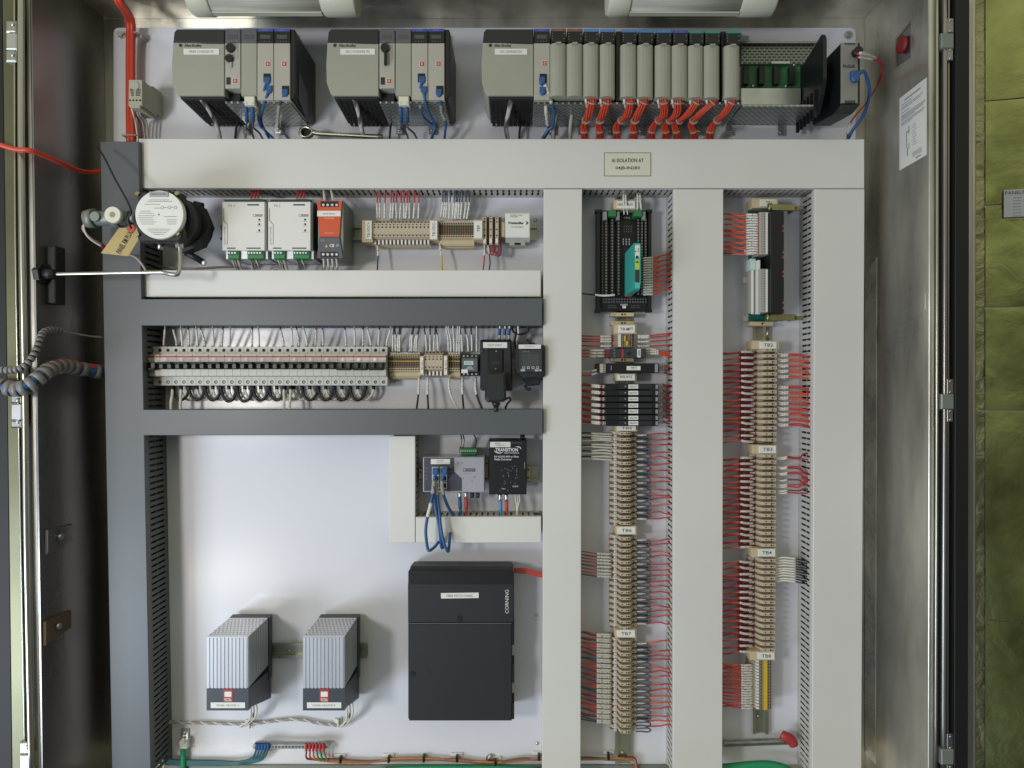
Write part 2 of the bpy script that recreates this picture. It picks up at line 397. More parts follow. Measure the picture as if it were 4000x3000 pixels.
# opening in right wall as a dark flat sheet, knob darkened for its shade
pz = lambda py, h: (1500-py)/FPX*(DIST-h)
b = MB(); wallquad(b, [(.085, pz(145, .085)), (.14, pz(82, .14)), (.14, pz(224, .14)), (.085, pz(262, .085))], XR, 'steel_dark')
t = thing('wall_opening', 'small rectangular cut in the right steel wall with taped rim', 'opening', (XR, -.11, pz(170, .11)))
b.build('recess', t)
b = MB(); wallquad(b, [(.082, pz(150, .082)), (.088, pz(143, .088)), (.088, pz(262, .088)), (.082, pz(266, .082))], XR-.0012, 'steel_bright')
wallquad(b, [(.088, pz(143, .088)), (.14, pz(82, .14)), (.14, pz(92, .14)), (.088, pz(153, .088))], XR-.0012, 'steel_bright'); b.build('rim', t)
b = MB(); p = Vector((XR-.002, -.118, pz(175, .118))); b.cyl(p, p+Vector((-.008, 0, 0)), .017, .019, 'knob_red_shaded', 20); b.cyl(p+Vector((-.008, 0, 0)), p+Vector((-.012, 0, 0)), .019, .012, 'knob_red_shaded', 20)
tag(b.build('push_knob', origin=p), 'round red push knob in the cut of the right steel wall', 'knob')
# instruction paper on right wall
h0 = .098; h1 = .196
t = thing('instruction_sheet', 'white printed instruction sheet stuck on the right steel wall', 'paper', (XR-.0015, -.147, pz(500, .147)))
b = MB(); top0, top1, bt0, bt1 = pz(385, h0), pz(302, h1), pz(666, h0), pz(605, h1)
wallquad(b, [(h0, top0), (h1, top1), (h1, bt1), (h0, bt0)], XR-.0004, 'label_white', .0006)
b.build('sheet', t)
b = MB()
def onpaper(u0, v0, u1, v1):
    def q(u, v): 
        h = h0+(h1-h0)*u; a = top0+(top1-top0)*u; c = bt0+(bt1-bt0)*u; return (h, a+(c-a)*v)
    wallquad(b, [q(u0, v0), q(u1, v0), q(u1, v1), q(u0, v1)], XR-.0011, 'ink_soft', .0003)
onpaper(.2, .07, .8, .085)
for i, v in enumerate((.12, .155, .18, .23, .27, .29, .31, .33, .36, .38, .40)): onpaper(.08, v, (.5, .88, .8, .4, .95, .95, .9, .6, .94, .9, .5)[i], v+.007)
for k in range(9): onpaper(.5, .50+k*.032, .5+.12+.02*(k % 3), .505+k*.032)
onpaper(.36, .47, .38, .58); onpaper(.27, .53, .29, .75); onpaper(.36, .70, .38, .78); onpaper(.3, .76, .33, .86); onpaper(.27, .53, .4, .54)
for k in range(5): onpaper(.5, .86+k*.014, .84, .864+k*.014)
onpaper(.62, .95, .8, .965)
b.build('printing', t)
# front lips and latch hardware, right
def vstrip(b, px0, px1, h1, h0, m, dx=0, c=0.001):
    P = [W(px0, -60, h1), W(px1, -60, h1), W(px1+dx, 3060, h1), W(px0+dx, 3060, h1)]
    b.polyw([(p.x, p.z) for p in P], h1, h0, m, c)
b = MB(); vstrip(b, 3632, 3654, .203, .19, 'steel', -6); r = tag(b.build('door_frame'), 'polished steel edge frame on the right of the cabinet opening', 'frame')
b = MB(); b.tube([W(3660, -60, .208), W(3660, 1400, .208), W(3654, 3060, .208)], .0028, 'steel_bright', 10); b.build('bead', r)
b = MB(); vstrip(b, 3664, 3738, .196, .185, 'lip_metal', -6); b.build('channel', r)
b = MB(); b.tube([W(3690, -60, .206), W(3690, 1400, .206), W(3684, 3060, .206)], .0052, 'steel_dark', 10); b.build('latch_rod', r)
b = MB(); vstrip(b, 3704, 3712, .204, .196, 'steel_bright', -6); b.build('rib', r)
b = MB(); vstrip(b, 3734, 3788, .215, .12, 'gasket', -6); tag(b.build('gasket'), 'wide black rubber gasket between cabinet frame and open foil door', 'gasket')
for i, (y0, y1) in enumerate(((70, 236), (1480, 1648), (2868, 3040))):
    t = thing('latch_guide', ('steel latch block high on the right frame', 'steel latch block halfway down the right frame', 'steel latch block at the bottom of the right frame')[i], 'latch', W(3705, (y0+y1)/2, .2), 'latch blocks on the right frame')
    ym = (y0+y1)/2
    b = MB(); b.fb(3678, ym-25, 3728, ym+35, .215, .196, 'frame_grey', .002); b.build('body', t)
    b = MB(); b.fb(3700, y0, 3726, ym-25, .211, .197, 'steel_dark', .001); b.fb(3700, ym+35, 3724, y1, .211, .197, 'steel_dark', .001); b.build('bracket', t)
    b = MB(); 
    for yy in (y0+10, ym-32, ym+42, y1-8): b.dome(W(3712, yy, .211), .003, .002, 'steel_bright')
    b.build('rivet', t)
# left frame
b = MB(); vstrip(b, 8, 66, .203, .19, 'lip_metal', 40); l = tag(b.build('door_frame'), 'polished steel edge frame on the left of the cabinet opening', 'frame')
b = MB(); vstrip(b, 100, 118, .2, .19, 'steel', 40); b.build('inner_lip', l)
b = MB(); b.tube([W(83, -60, .21), W(84, 700, .21), W(96, 1500, .21), W(106, 2200, .21), W(124, 3060, .21)], .0064, 'steel_bright', 12); b.build('bead', l)
b = MB(); b.tube([W(57, -60, .206), W(60, 900, .206), W(74, 1700, .206), W(100, 3060, .206)], .0022, 'steel_bright', 8); b.build('rib', l)
b = MB(); vstrip(b, 66, 100, .197, .19, 'gasket', 40); b.build('groove', l)
b = MB(); vstrip(b, -120, 8, .19, .14, 'gasket', 40); tag(b.build('gasket'), 'black rubber gasket strip left of the left steel frame', 'gasket')
for i, (x0, y0, y1) in enumerate(((20, 78, 240), (40, 1545, 1672), (75, 2900, 3060))):
    t = thing('latch_guide', ('steel latch block at the top of the left frame', 'steel latch block just below the spiral wrapped cables', 'steel latch block at the bottom of the left frame')[i], 'latch', W(x0+20, (y0+y1)/2, .21), 'latch blocks on the left frame')
    ym = (y0+y1)/2+15
    b = MB(); b.fb(x0+2, ym-45, x0+44, ym+18, .216, .2, 'zinc', .002); b.build('body', t)
    b = MB(); b.fb(x0, y0, x0+42, ym-48, .212, .2, 'steel_bright', .003); b.fb(x0, ym+20, x0+42, y1, .212, .2, 'steel_bright', .003); b.build('bracket', t)
    b = MB()
    for yy in (y0+18, y1-24): b.dome(W(x0+30, yy, .212), .005, .004, 'zinc')
    b.build('bolt', t)
# open right door lined with foil
D0 = Vector((W(3797, 0, .2).x, -.2, 0)); D1 = Vector((D0.x+.97, -.2-.24, 0)); dv = (D1-D0).normalized(); dn = Vector((dv.y, -dv.x, 0))
if dn.y > 0: dn = -dn
t = thing('foil_door', 'open cabinet door lined with crinkled silver foil, olive reflection painted in', 'door', (D0.x, D0.y, ZB))
def doorbox(b, u0, u1, z0, z1, t0, t1, m):
    def q(u, z, tt): p = D0+dv*u+dn*tt; return Vector((p.x, p.y, z))
    b.loft([[q(u0, z0, t0), q(u1, z0, t0), q(u1, z1, t0), q(u0, z1, t0)], [q(u0, z0, t1), q(u1, z0, t1), q(u1, z1, t1), q(u0, z1, t1)]], m)
b = MB(); doorbox(b, 0, .85, ZB-.05, ZT+.05, -.03, 0, 'steel'); b.build('door_panel', t)
b = MB(); doorbox(b, .0, .0045, ZB-.05, ZT+.05, 0, .004, 'steel_bright'); b.build('edge_strip', t)
seams = [pz(y, .24) for y in (-100, 372, 787, 1195, 1608, 2440, 3200)]
b = MB(); doorbox(b, .006, .0215, ZB-.05, ZT+.05, .0005, .003, 'foil_tape'); b.build('foil_tape', t)
for k in range(6):
    b = MB()
    # a slightly quilted sheet
    nu, nz = 26, 16; z1 = seams[k]-.0012; z0 = seams[k+1]+.0012; vs = []; fs = []
    for j in range(nz+1):
        for i in range(nu+1):
            u = .0225+(.81)*i/nu; z = z0+(z1-z0)*j/nz
            edge = min(i, nu-i, j, nz-j); th = .006+(.0012*min(edge, 1)) + rnd.uniform(-.0004, .0004)
            p = D0+dv*u+dn*th; vs.append((p.x, p.y, z))
    for j in range(nz):
        for i in range(nu): a = j*(nu+1)+i; fs.append((a, a+1, a+nu+2, a+nu+1))
    b.add(vs, fs, 'foil', True); b.build('foil_sheet', t)
# metal sticker on the foil
b = MB(); u0 = .053; sz0, sz1 = pz(832, .26), pz(722, .26); doorbox(b, u0, u0+.13, sz0, sz1, .0105, .0115, 'silver_tag')
st = b.build('rating_label', t); st['label'] = 'silver printed rating label'
b = MB()
def doortext(b, s, u0, u1, z0, z1, th, m):
    vs, fs = glyphs(s, 0.0); ax = min(v[0] for v in vs); bx = max(v[0] for v in vs); ay = min(v[1] for v in vs); by = max(v[1] for v in vs)
    V = []
    for x, y in vs:
        p = D0+dv*(u0+(x-ax)/(bx-ax)*(u1-u0))+dn*th; V.append((p.x, p.y, z0+(y-ay)/(by-ay)*(z1-z0)))
    b.add(V, fs, m)
doortext(b, 'PANELFLEX', u0+.002, u0+.055, sz1-.010, sz1-.003, .0118, 'ink')
for k in range(8): doorbox(b, u0+.016, u0+.030, sz1-.016-k*.0062, sz1-.0175-k*.0062, .0115, .0118, 'ink_soft'); doorbox(b, u0+.038, u0+.060, sz1-.016-k*.0062, sz1-.0175-k*.0062, .0115, .0118, 'ink_soft')
b.build('printing', st)

# ================================================================== mounting plate
def rounded(x0, y0, x1, y1, r, h):
    P = []
    for cx, cy, a0 in ((x1-r, y0+r, 0), (x0+r, y0+r, 90), (x0+r, y1-r, 180), (x1-r, y1-r, 270)):
        for k in range(5):
            a = math.radians(a0+k*22.5); p = W(cx+r*math.cos(a), cy-r*math.sin(a), h); P.append((p.x, p.z))
    return P
b = MB(); b.polyw(rounded(443, 108, 3343, 2986, 18, 0), 0, -.003, 'plate_paint', .0006)
plate = tag(b.build('mounting_plate', origin=W(1900, 2986, 0)), 'large white painted mounting plate carrying ducts and devices', 'plate')
def bolt(px, py, label, rp=17, h=.0, name='bolt', grp=None):
    p = W(px, py, h); r = rp/FPX*(DIST-h); b = MB()
    b.cyl(p, p+Vector((0, -.002, 0)), r, r, 'zinc', 16); b.cyl(p+Vector((0, -.002, 0)), p+Vector((0, -.007, 0)), r*.66, r*.62, 'steel_bright', 6, False)
    tag(b.build(name, origin=p), label, 'bolt', grp)
bolt(476, 135, 'zinc bolt in the upper left corner of the white plate'); bolt(3313, 138, 'zinc bolt in the upper right corner of the white plate', 16)
bolt(1918, 2962, 'large zinc hex bolt above the green and red ground wires', 20)
for x, y, lb in ((2095, 2403, 'small round screw head right of the black patch panel'), (2099, 2903, 'small round screw head near the bottom right of the lower plate'),
                 (2092, 860, 'small screw beside the white fuse holder box'), (2094, 1895, 'small screw right of the black media converter')):
    p = W(x, y, 0); b = MB(); b.dome(p, .0045, .003, 'zinc', 12); tag(b.build('panel_screw', origin=p), lb, 'screw', 'small screws in the white plate')

# ================================================================== wiring ducts
def duct(label, corners, h, white, axis, group, name='wiring_duct', sides=(1, 1), lip=.009, endlip=False):
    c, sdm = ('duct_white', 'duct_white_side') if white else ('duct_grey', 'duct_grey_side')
    P = [W(x, y, h) for x, y in corners]; P = [(p.x, p.z) for p in P]   # TL TR BR BL
    org = Vector(((P[0][0]+P[2][0])/2, 0, (P[0][1]+P[2][1])/2))
    t = thing(name, label, 'wiring duct', org, group)
    b = MB(); b.polyw(P, h, h-.004, c, .0012)
    L = [(Vector((P[0][0], 0, P[0][1])), Vector((P[3][0], 0, P[3][1]))), (Vector((P[1][0], 0, P[1][1])), Vector((P[2][0], 0, P[2][1])))] if axis == 'v' else \
        [(Vector((P[0][0], 0, P[0][1])), Vector((P[1][0], 0, P[1][1]))), (Vector((P[3][0], 0, P[3][1])), Vector((P[2][0], 0, P[2][1])))]
    def ob(bb, A, u, n, s0, s1, n0, n1, ha, hb, m):
        q = lambda s, nn, hh: Vector((A.x+u.x*s+n.x*nn, -hh, A.z+u.z*s+n.z*nn))
        bb.loft([[q(s0, n0, ha), q(s1, n0, ha), q(s1, n0, hb), q(s0, n0, hb)], [q(s0, n1, ha), q(s1, n1, ha), q(s1, n1, hb), q(s0, n1, hb)]], m)
    for k, (A, B) in enumerate(L):
        u = (B-A); ln = u.length; u.normalize(); n = Vector((u.z, 0, -u.x))
        if n.dot(Vector((org.x, 0, org.z))-A) < 0: n = -n
        ob(b, A, u, n, 0, ln, 0, .0014, h-.004-lip, h-.004, c)
        if not sides[k]: continue
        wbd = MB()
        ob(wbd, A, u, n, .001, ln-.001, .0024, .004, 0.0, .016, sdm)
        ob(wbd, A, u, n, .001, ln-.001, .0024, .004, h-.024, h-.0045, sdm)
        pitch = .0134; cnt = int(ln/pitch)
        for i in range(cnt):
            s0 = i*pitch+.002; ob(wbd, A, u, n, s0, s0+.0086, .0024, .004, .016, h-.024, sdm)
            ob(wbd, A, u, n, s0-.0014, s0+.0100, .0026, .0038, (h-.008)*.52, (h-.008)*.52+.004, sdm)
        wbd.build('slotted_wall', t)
        fill = MB()
        hh = .012
        while hh < h-.012:
            s0 = rnd.uniform(.0, .03); m = rnd.choice(['wire_black', 'wire_charcoal', 'wire_black', 'wire_maroon' if white and axis == 'v' else 'wire_black', 'wire_black'])
            A2 = A+n*.0125+Vector((0, -hh, 0)); 
            fill.tube([A2+u*(s0+.004), A2+u*(ln-.004-rnd.uniform(0, .03))], .0055, m, 5, raw=True); hh += .0098
        fill.build('packed_wires', t)
    b.build('cover', t); return t
WG = 'white wiring ducts on the plate'; GG = 'grey wiring ducts on the plate'
duct('long white wiring duct running across below the three controller racks', [(541, 541), (3377, 543), (3377, 735), (541, 735)], .086, True, 'h', WG)
duct('white horizontal wiring duct between power supplies and the grey duct', [(542, 1055), (2113, 1055), (2113, 1159), (542, 1160)], .086, True, 'h', WG)
duct('narrow white vertical wiring duct left of the relay column', [(2124, 738), (2274, 738), (2268, 3060), (2118, 3060)], .086, True, 'v', WG)
duct('wide white vertical wiring duct between the two terminal columns', [(2632, 738), (2826, 738), (2822, 3060), (2630, 3060)], .086, True, 'v', WG)
duct('white vertical wiring duct at the right edge beside the steel wall', [(3183, 738), (3378, 738), (3365, 3060), (3172, 3060)], .086, True, 'v', WG)
duct('short white vertical wiring duct left of the network switch', [(1521, 1703), (1622, 1703), (1622, 2121), (1521, 2121)], .086, True, 'v', WG)
duct('short white horizontal wiring duct below the network switch', [(1624, 2020), (2114, 2018), (2114, 2120), (1624, 2121)], .086, True, 'h', WG)
duct('tall grey vertical wiring duct along the left side', [(391, 552), (541, 552), (590, 3060), (438, 3060)], .1, False, 'v', GG)
duct('grey horizontal wiring duct above the circuit breakers', [(538, 1168), (2118, 1165), (2118, 1272), (538, 1272)], .1003, False, 'h', GG)
duct('grey horizontal wiring duct below the circuit breakers', [(542, 1600), (2120, 1598), (2120, 1698), (542, 1701)], .1003, False, 'h', GG)
# engraved label on the top duct
t = thing('duct_label', 'cream label reading AI ISOLATION AT on the top white duct', 'label', W(2451, 641, .0862))
b = MB(); b.fb(2360, 596, 2543, 688, .0868, .0861, 'ink', 0); b.build('border', t)
b = MB(); b.fb(2362, 598, 2541, 686, .0874, .0866, 'label_cream', 0); b.text('AI ISOLATION AT', 2389, 619, 2514, 634, .0875, 'ink', bold=.012); b.text('04JB-IN283', 2404, 650, 2499, 665, .0875, 'ink', bold=.012); b.build('face', t)
# ================================================================== controller racks
def fbp(parent, name, *a, **k):
    b = MB(); b.fb(*a, **k); return b.build(name, parent)
HP = .15
def psu_block(t, x0, x1, code, sx):
    """power supply: light body, dark cap with a curved lower edge, louvred bottom"""
    y0, y1 = 113, 373; ym = (166, 171)
    b = MB(); n = 8
    # body face with belly on the left side
    L = [(x0+2, ym[0]), (x0-3, 250), (x0-1, 320), (x0+13, 362), (x0+22, y1), (x1, y1), (x1, ym[1]), ((x0+x1)/2+40, ym[1]-1), ((x0+x1)/2-20, ym[0]+1)]
    b.poly(L, HP, .012, 'plc_grey', .0012)
    o = b.build('power_supply', t)
    b = MB(); cap = [(x0+16, y0), (x1, y0), (x1, ym[1]-1), ((x0+x1)/2+40, ym[1]-2), ((x0+x1)/2-20, ym[0]), (x0+2, ym[0]-1), (x0+6, y0+12)]
    b.poly(cap, HP+.001, .012, 'plc_dark', .0015); b.build('cap', o)
    # louvred underside sloping to the plate
    b = MB(); p = W(x0+26, y1, HP); q = W(x1-2, y1, HP)
    z = p.z
    b.profx([(HP-.006, z+.002), (HP-.006, z-.004), (.02, z-.010), (.02, z+.002)], p.x, q.x, 'plc_dark')
    for i in range(9):
        for j in range(5):
            xa = p.x+(q.x-p.x)*(.04+i*.105); ha = HP-.018-j*.026
            b.profx([(ha, z-.0045-(HP-.006-ha)*.05), (ha, z-.0052-(HP-.006-ha)*.05), (ha-.02, z-.0052-(HP+.014-ha)*.05), (ha-.02, z-.0045-(HP+.014-ha)*.05)], xa, xa+(q.x-p.x)*.08, 'hole')
    b.build('vent_grille', o)
    b = MB(); b.disc(x0+31, 177, HP+.001, 6, 'ink', .0005, 14); b.text('Allen-Bradley', x0+46, 172, x0+113, 186, HP+.0004, 'ink', bold=.01); b.build('lettering', o)
    b = MB(); b.fb(sx[0], 190, sx[1], 213, HP+.0014, HP, 'label_white', 0); b.text(code, sx[0]+22, 197, sx[1]-22, 206, HP+.0014, 'ink_soft'); l = b.build('name_label', o)
    return o
def module(t, x0, x1, strip, y1=392, kind='net', disp=True):
    b = MB(); b.fb(x0, 168, x1, y1, HP, .03, 'plc_light' if kind != 'plain' else 'plc_grey', .001); o = b.build('module', t)
    b = MB(); b.fb(x0, 112, x1, 168, HP+.0005, .03, 'plc_black' if strip else 'module_grey', .001)
    w_ = x1-x0
    if disp: b.fb(x0+.18*w_, 136, x1-.2*w_, 151, HP+.001, HP, 'plc_display', 0)
    for k in range(4): b.disc(x0+w_*(.25+.17*k), 161, HP+.0006, 1.3, 'print_dim', .0002, 6)
    b.build('display_cap', o)
    if strip:
        b = MB(); b.fb(x0+1, 112, x1-1, 123, HP+.0012, HP, strip, 0); b.text('ENET', x0+.3*w_, 114, x1-.3*w_, 120, HP+.0012, 'print_dim'); b.build('colour_strip', o)
    return o
def red_mark(o, cx, cy):
    b = MB(); b.fb(cx-10, cy-11, cx+10, cy+11, HP+.0008, HP, 'label_cream', 0); b.fb(cx-8, cy-9, cx+8, cy+9, HP+.0012, HP, 'red', 0)
    b.fb(cx-3, cy-5, cx+3, cy+5, HP+.0015, HP, 'label_cream', 0); b.fb(cx-1.2, cy-3, cx+1.2, cy+3, HP+.0017, HP, 'red', 0); m = b.build('warning_mark', o)
def rj(o, cx, cy, w_=28, h_=34):
    b = MB(); b.fb(cx-w_/2, cy-h_/2, cx+w_/2, cy+h_/2, HP+.0008, HP, 'hole', 0); b.build('port', o)
def chassis(t, x0, x1, xe, y0=395, side=True):
    """metal carrier: perforated bottom tray with foot tabs and a black end plate"""
    p = W(x0, y0, HP-.01); q = W(x1, y0, HP-.01); z = p.z
    b = MB(); b.profx([(HP-.012, z), (HP-.012, z-.004), (.012, z-.004), (.012, z)], p.x, q.x, 'perforated'); b.build('perforated_tray', t)
    b = MB(); b.profx([(HP-.012, z+.16), (HP-.012, z), (.012, z), (.012, z+.16)], p.x, q.x, 'plc_black') if False else None
    b.fb(x0, 130, x1, 392, .03, .006, 'zinc', 0); b.build('backplane', t)
    b = MB()
    n = max(2, int((x1-x0)/105))
    for k in range(n):
        c = x0+(x1-x0)*(k+.6)/n; b.fb(c-11, 0, c+11, 0, .01, .0, 'zinc') if False else None
        pc = W(c, 452, .02); b.box(pc.x-.007, pc.x+.007, z-.024, z-.002, .014, .010, 'zinc', .0005)
        b.dome((pc.x, -.014, z-.016), .0035, .002, 'steel_bright')
    b.build('foot_tab', t)
    if side:
        b = MB(); P = [(x1+1, 114), (xe-6, 114), (xe, 128), (xe, 372), (xe-10, 384), (x1+1, 384)]
        b.poly(P, HP-.002, .004, 'plc_black', .002); b.build('end_plate', t)
def plug(px, py, hh, m='wire_blue', sz=24, tilt=0, label='', cab=None, group=None, r=.0028, sleeves=(), cat='cable', mcab=None):
    """network patch cable ending in a boot plug"""
    o = wire('patch_cable', [(px, py+10, hh)]+cab, mcab or m, label, cat, group, r=r, sleeves=sleeves, n=6, seg=8)
    b = MB(); P = [(px-sz/2, py-sz/2), (px+sz/2, py-sz/2), (px+sz/2, py+sz*.35), (px+sz*.24, py+sz*.75), (px-sz*.24, py+sz*.75), (px-sz/2, py+sz*.35)]
    b.poly(P, hh+.004, hh-.012, m, .0015); b.build('plug', o); return o
def rack(label, ox, code, ln):
    t = thing('controller_rack', label, 'controller', W(ox+520, 390, .02), 'grey controller racks on the top row')
    psu_block(t, ox, ox+202, code, ln)
    # processor with key switch
    o = module(t, ox+205, ox+265, None, 345, 'cpu')
    b = MB(); b.disc(ox+228, 190, HP, 17, 'plc_black', .006, 16)
    if ox < 1000: b.disc(ox+224, 231, HP, 15, 'plc_black', .006, 16); b.fb(ox+221, 240, ox+230, 262, HP+.004, HP, 'zinc')
    else: b.fb(ox+222, 200, ox+232, 250, HP+.012, HP+.004, 'plc_black', .002)
    b.build('key_switch', o)
    b = MB(); b.fb(ox+210, 302, ox+226, 330, HP+.0008, HP, 'ink', 0); b.fb(ox+254, 170, ox+256, 230, HP+.0004, HP, 'ink_soft', 0); b.build('port', o)
    red_mark(o, ox+243, 316)
    fbp(t, 'lower_block', ox+210, 347, ox+264, 396, HP-.025, .03, 'plc_dark')
    o = module(t, ox+268, ox+329, None, 373, 'plain')
    o = module(t, ox+331, ox+394, 'blue_strip', 390); red_mark(o, ox+371, 249); rj(o, ox+369, 304)
    o = module(t, ox+396, ox+459, 'blue_strip', 390); red_mark(o, ox+436, 249); rj(o, ox+441, 352)
    chassis(t, ox+205, ox+459, ox+482)
    b = MB(); 
    if ox < 1000:
        p = W(1155, 200, HP); x = p.x+.0004
        b.loft([[Vector((x, -.13, .68)), Vector((x, -.07, .66)), Vector((x, -.07, .60)), Vector((x, -.13, .62))], [Vector((x+.0006, -.13, .68)), Vector((x+.0006, -.07, .66)), Vector((x+.0006, -.07, .60)), Vector((x+.0006, -.13, .62))]], 'module_grey'); b.build('side_sticker', t)
    return t
rack('grey controller rack at the far left of the top row, label PRIM CHASSIS', 674, 'PRIM CHASSIS PS', (717, 856))
rack('grey controller rack in the middle of the top row, label SEC CHASSIS', 1277, 'SEC CHASSIS PS', (1329, 1465))
# third rack: input output chassis
t = thing('controller_rack', 'long grey input output rack at the right with orange wired modules', 'controller', W(2500, 390, .02), 'grey controller racks on the top row')
psu_block(t, 1884, 2084, 'I/O CHASSIS PS', (1933, 2060))
o = module(t, 2086, 2148, 'blue_strip', 390); red_mark(o, 2127, 247); rj(o, 2122, 305, 28, 34); rj(o, 2120, 352, 24, 24)
IO = [(2150, 2213, 'brown_strip'), (2214, 2278, 'brown_strip'), (2279, 2341, 'sky_strip'), (2345, 2405, 'sky_strip'), (2427, 2490, 'sky_strip'), (2492, 2555, 'sky_strip'),
      (2562, 2626, 'sky_strip'), (2627, 2690, 'blue_strip'), (2691, 2752, 'teal_strip'), (2753, 2816, 'teal_strip'), (2834, 2895, 'teal_strip')]
for i, (x0, x1, st) in enumerate(IO):
    dy = min(8, i)
    p = W(x0, 165+dy, HP+.012); q = W(x1, 371+dy*.8, HP+.012); rr = (q.x-p.x)/2; cx = (p.x+q.x)/2
    b = MB(); ringp = []
    prof = [(p.x, .03), (p.x, HP)] + [(cx-rr*math.cos(a), HP+.010*math.sin(a)) for a in [math.radians(v) for v in (18, 40, 65, 90, 115, 140, 162)]] + [(q.x, HP), (q.x, .03)]
    b.profz(prof, q.z, p.z, 'plc_grey'); o = b.build('terminal_cover', t)
    b = MB(); b.fb(x0+2, 112+dy, x1-2, 166+dy, HP, .03, 'plc_black', .001)
    b.fb(x0+22, 163+dy, x0+42, 169+dy, HP+.014, HP, 'plc_grey', 0)
    for k in range(3): b.disc(x0+8, 130+dy+k*11, HP+.0004, 1.8, 'print_dim', .0002, 6); 
    for k in range(2): b.disc(x1-9, 132+dy+k*19, HP+.0004, 2.0, 'print_dim', .0002, 6)
    b.build('indicator_cap', o)
    b = MB(); b.fb(x0+2, 111+dy, x1-4, 122+dy, HP+.001, HP, st, 0); b.text('DC OUTPUT', x0+12, 114+dy, x1-14, 119+dy, HP+.001, 'print_dim'); b.build('colour_strip', o)
    b = MB(); b.fb(x0+10, 372, x1-5, 400, HP-.02, .04, 'plc_black', .001); b.build('wire_throat', o)
fbp(t, 'blank_filler', 2406, 122, 2426, 395, HP-.01, .03, 'plc_black'); fbp(t, 'blank_filler', 2817, 122, 2833, 395, HP-.01, .03, 'plc_black')
chassis(t, 2086, 2898, 2900, 398, side=False)
# empty slots: tray, circuit board with sockets, perforated top face
b = MB(); a_ = W(2898, 165, .05); c_ = W(3128, 165, .05)
b.fb(2896, 345, 3128, 408, .045, .006, 'zinc', 0); b.build('lower_rail', t)
b = MB(); b.fb(2896, 240, 3126, 348, .035, .006, 'pcb_green', 0); pc = b.build('circuit_board', t)
b = MB()
for x in (2896+18, 2976, 3034, 3095): b.fb(x-11, 258, x+11, 328, .046, .035, 'plc_black', .001)
b.build('socket', pc)
b = MB()
for x, y in ((2940, 337), (3070, 337), (3102, 254)): b.dome(W(x, y, .036), .004, .003, 'steel_bright')
b.build('screw', pc)
b = MB(); b.fb(2896, 163, 3180, 250, .040, .006, 'perforated_face', 0); b.fb(2896, 160, 3190, 168, .05, .006, 'steel_dark', 0); b.fb(3014, 240, 3086, 248, .046, .04, 'zinc', 0); b.build('perforated_panel', t)
p = W(2898, 420, .12); q = W(3215, 420, .12); z = W(0, 408, .10).z
b = MB(); b.profx([(.118, z-.008), (.118, z-.012), (.012, z-.012), (.012, z-.008)], W(2898, 0, .118).x, W(3206, 0, .118).x, 'perforated'); b.build('perforated_tray', t)
b = MB(); pc2 = W(3050, 470, .014); b.box(pc2.x-.007, pc2.x+.007, z-.036, z-.012, .014, .010, 'zinc', .0005); b.dome((pc2.x, -.014, z-.03), .0035, .002, 'steel_bright'); b.build('foot_tab', t)
b = MB(); xe = W(3215, 0, HP).x; zt = W(0, 128, HP).z; zb = W(0, 398, HP).z
b.profx([(HP, zt-.012), (HP-.008, zt), (.02, zt-.03), (.02, zb-.010), (HP-.03, zb-.010), (HP-.01, zb+.02), (HP, zb+.05)], xe, xe+.008, 'plc_black')
for k in range(6): b.profx([(.025+k*.018, zb-.02), (.029+k*.018, zb-.02), (.029+k*.018, zb+.04), (.025+k*.018, zb+.04)], xe-.006, xe+.001, 'plc_black')
b.build('end_plate', t)
# gateway module at the right
t = thing('gateway_module', 'tall black and grey gateway module at the right end of the top row', 'module', W(3290, 440, .02))
x0 = W(3288, 0, .165).x; x1 = W(3358, 0, .165).x; zt = W(0, 166, .165).z; zb = W(0, 408, .165).z
b = MB(); b.profx([(.163, zt), (.163, zb), (.13, zb-.006), (.03, zb+.006), (.025, zb+.02), (.025, zt)], x0, x1+.0015, 'plc_black'); o = b.build('case', t)
b = MB(); b.fb(3288, 166, 3352, 402, .1655, .160, 'gateway_grey', .001); o = b.build('front_panel', t)
b = MB(); b.text('ProSoft', 3293, 251, 3340, 266, .1655, 'ink', bold=.03)
for k in range(7): b.fb(3301+k*6, 392, 3304+k*6, 405, .1662, .165, 'hole', 0); b.fb(3301+k*6, 168, 3304+k*6, 174, .1662, .165, 'hole', 0)
b.build('printing', o)
b = MB(); b.disc(3342, 209, .1655, 17, 'plc_black', .014, 18); b.build('power_socket', o)
b = MB(); b.tube([W(3226, 452, .03), W(3222, 462, .03), W(3240, 466, .03), (W(3262, 458, .03)), W(3258, 452, .03), W(3232, 456, .03)], .002, 'plc_black'); b.build('mounting_hook', t)
wire('power_lead', [(3348, 212, .178), (3365, 208, .182), (3400, 218, .16), (3432, 236, .13), (3450, 262, .10), (3430, 320, .05)], 'wire_red', 'short red lead with white markers leaving the gateway module', 'wire', r=.0024, sleeves=[(.12, .52, 'sleeve', 1.35)])
wire('power_lead', [(3350, 222, .176), (3362, 224, .176), (3405, 232, .155), (3436, 246, .13), (3445, 300, .08), (3385, 400, .04), (3322, 480, .04), (3308, 560, .05)], 'wire_red', 'long faded red lead dropping from the gateway module behind the blue cable', 'wire', r=.0022, sleeves=[(.08, .3, 'sleeve', 1.3), (.86, .93, 'sleeve', 1.4)])
plug(3344, 292, .17, 'wire_blue', 34, label='blue patch cable curving down from the gateway module', cab=[(3372, 278, .17), (3388, 310, .16), (3396, 370, .14), (3372, 450, .1), (3330, 510, .07), (3304, 560, .05)], r=.0036)
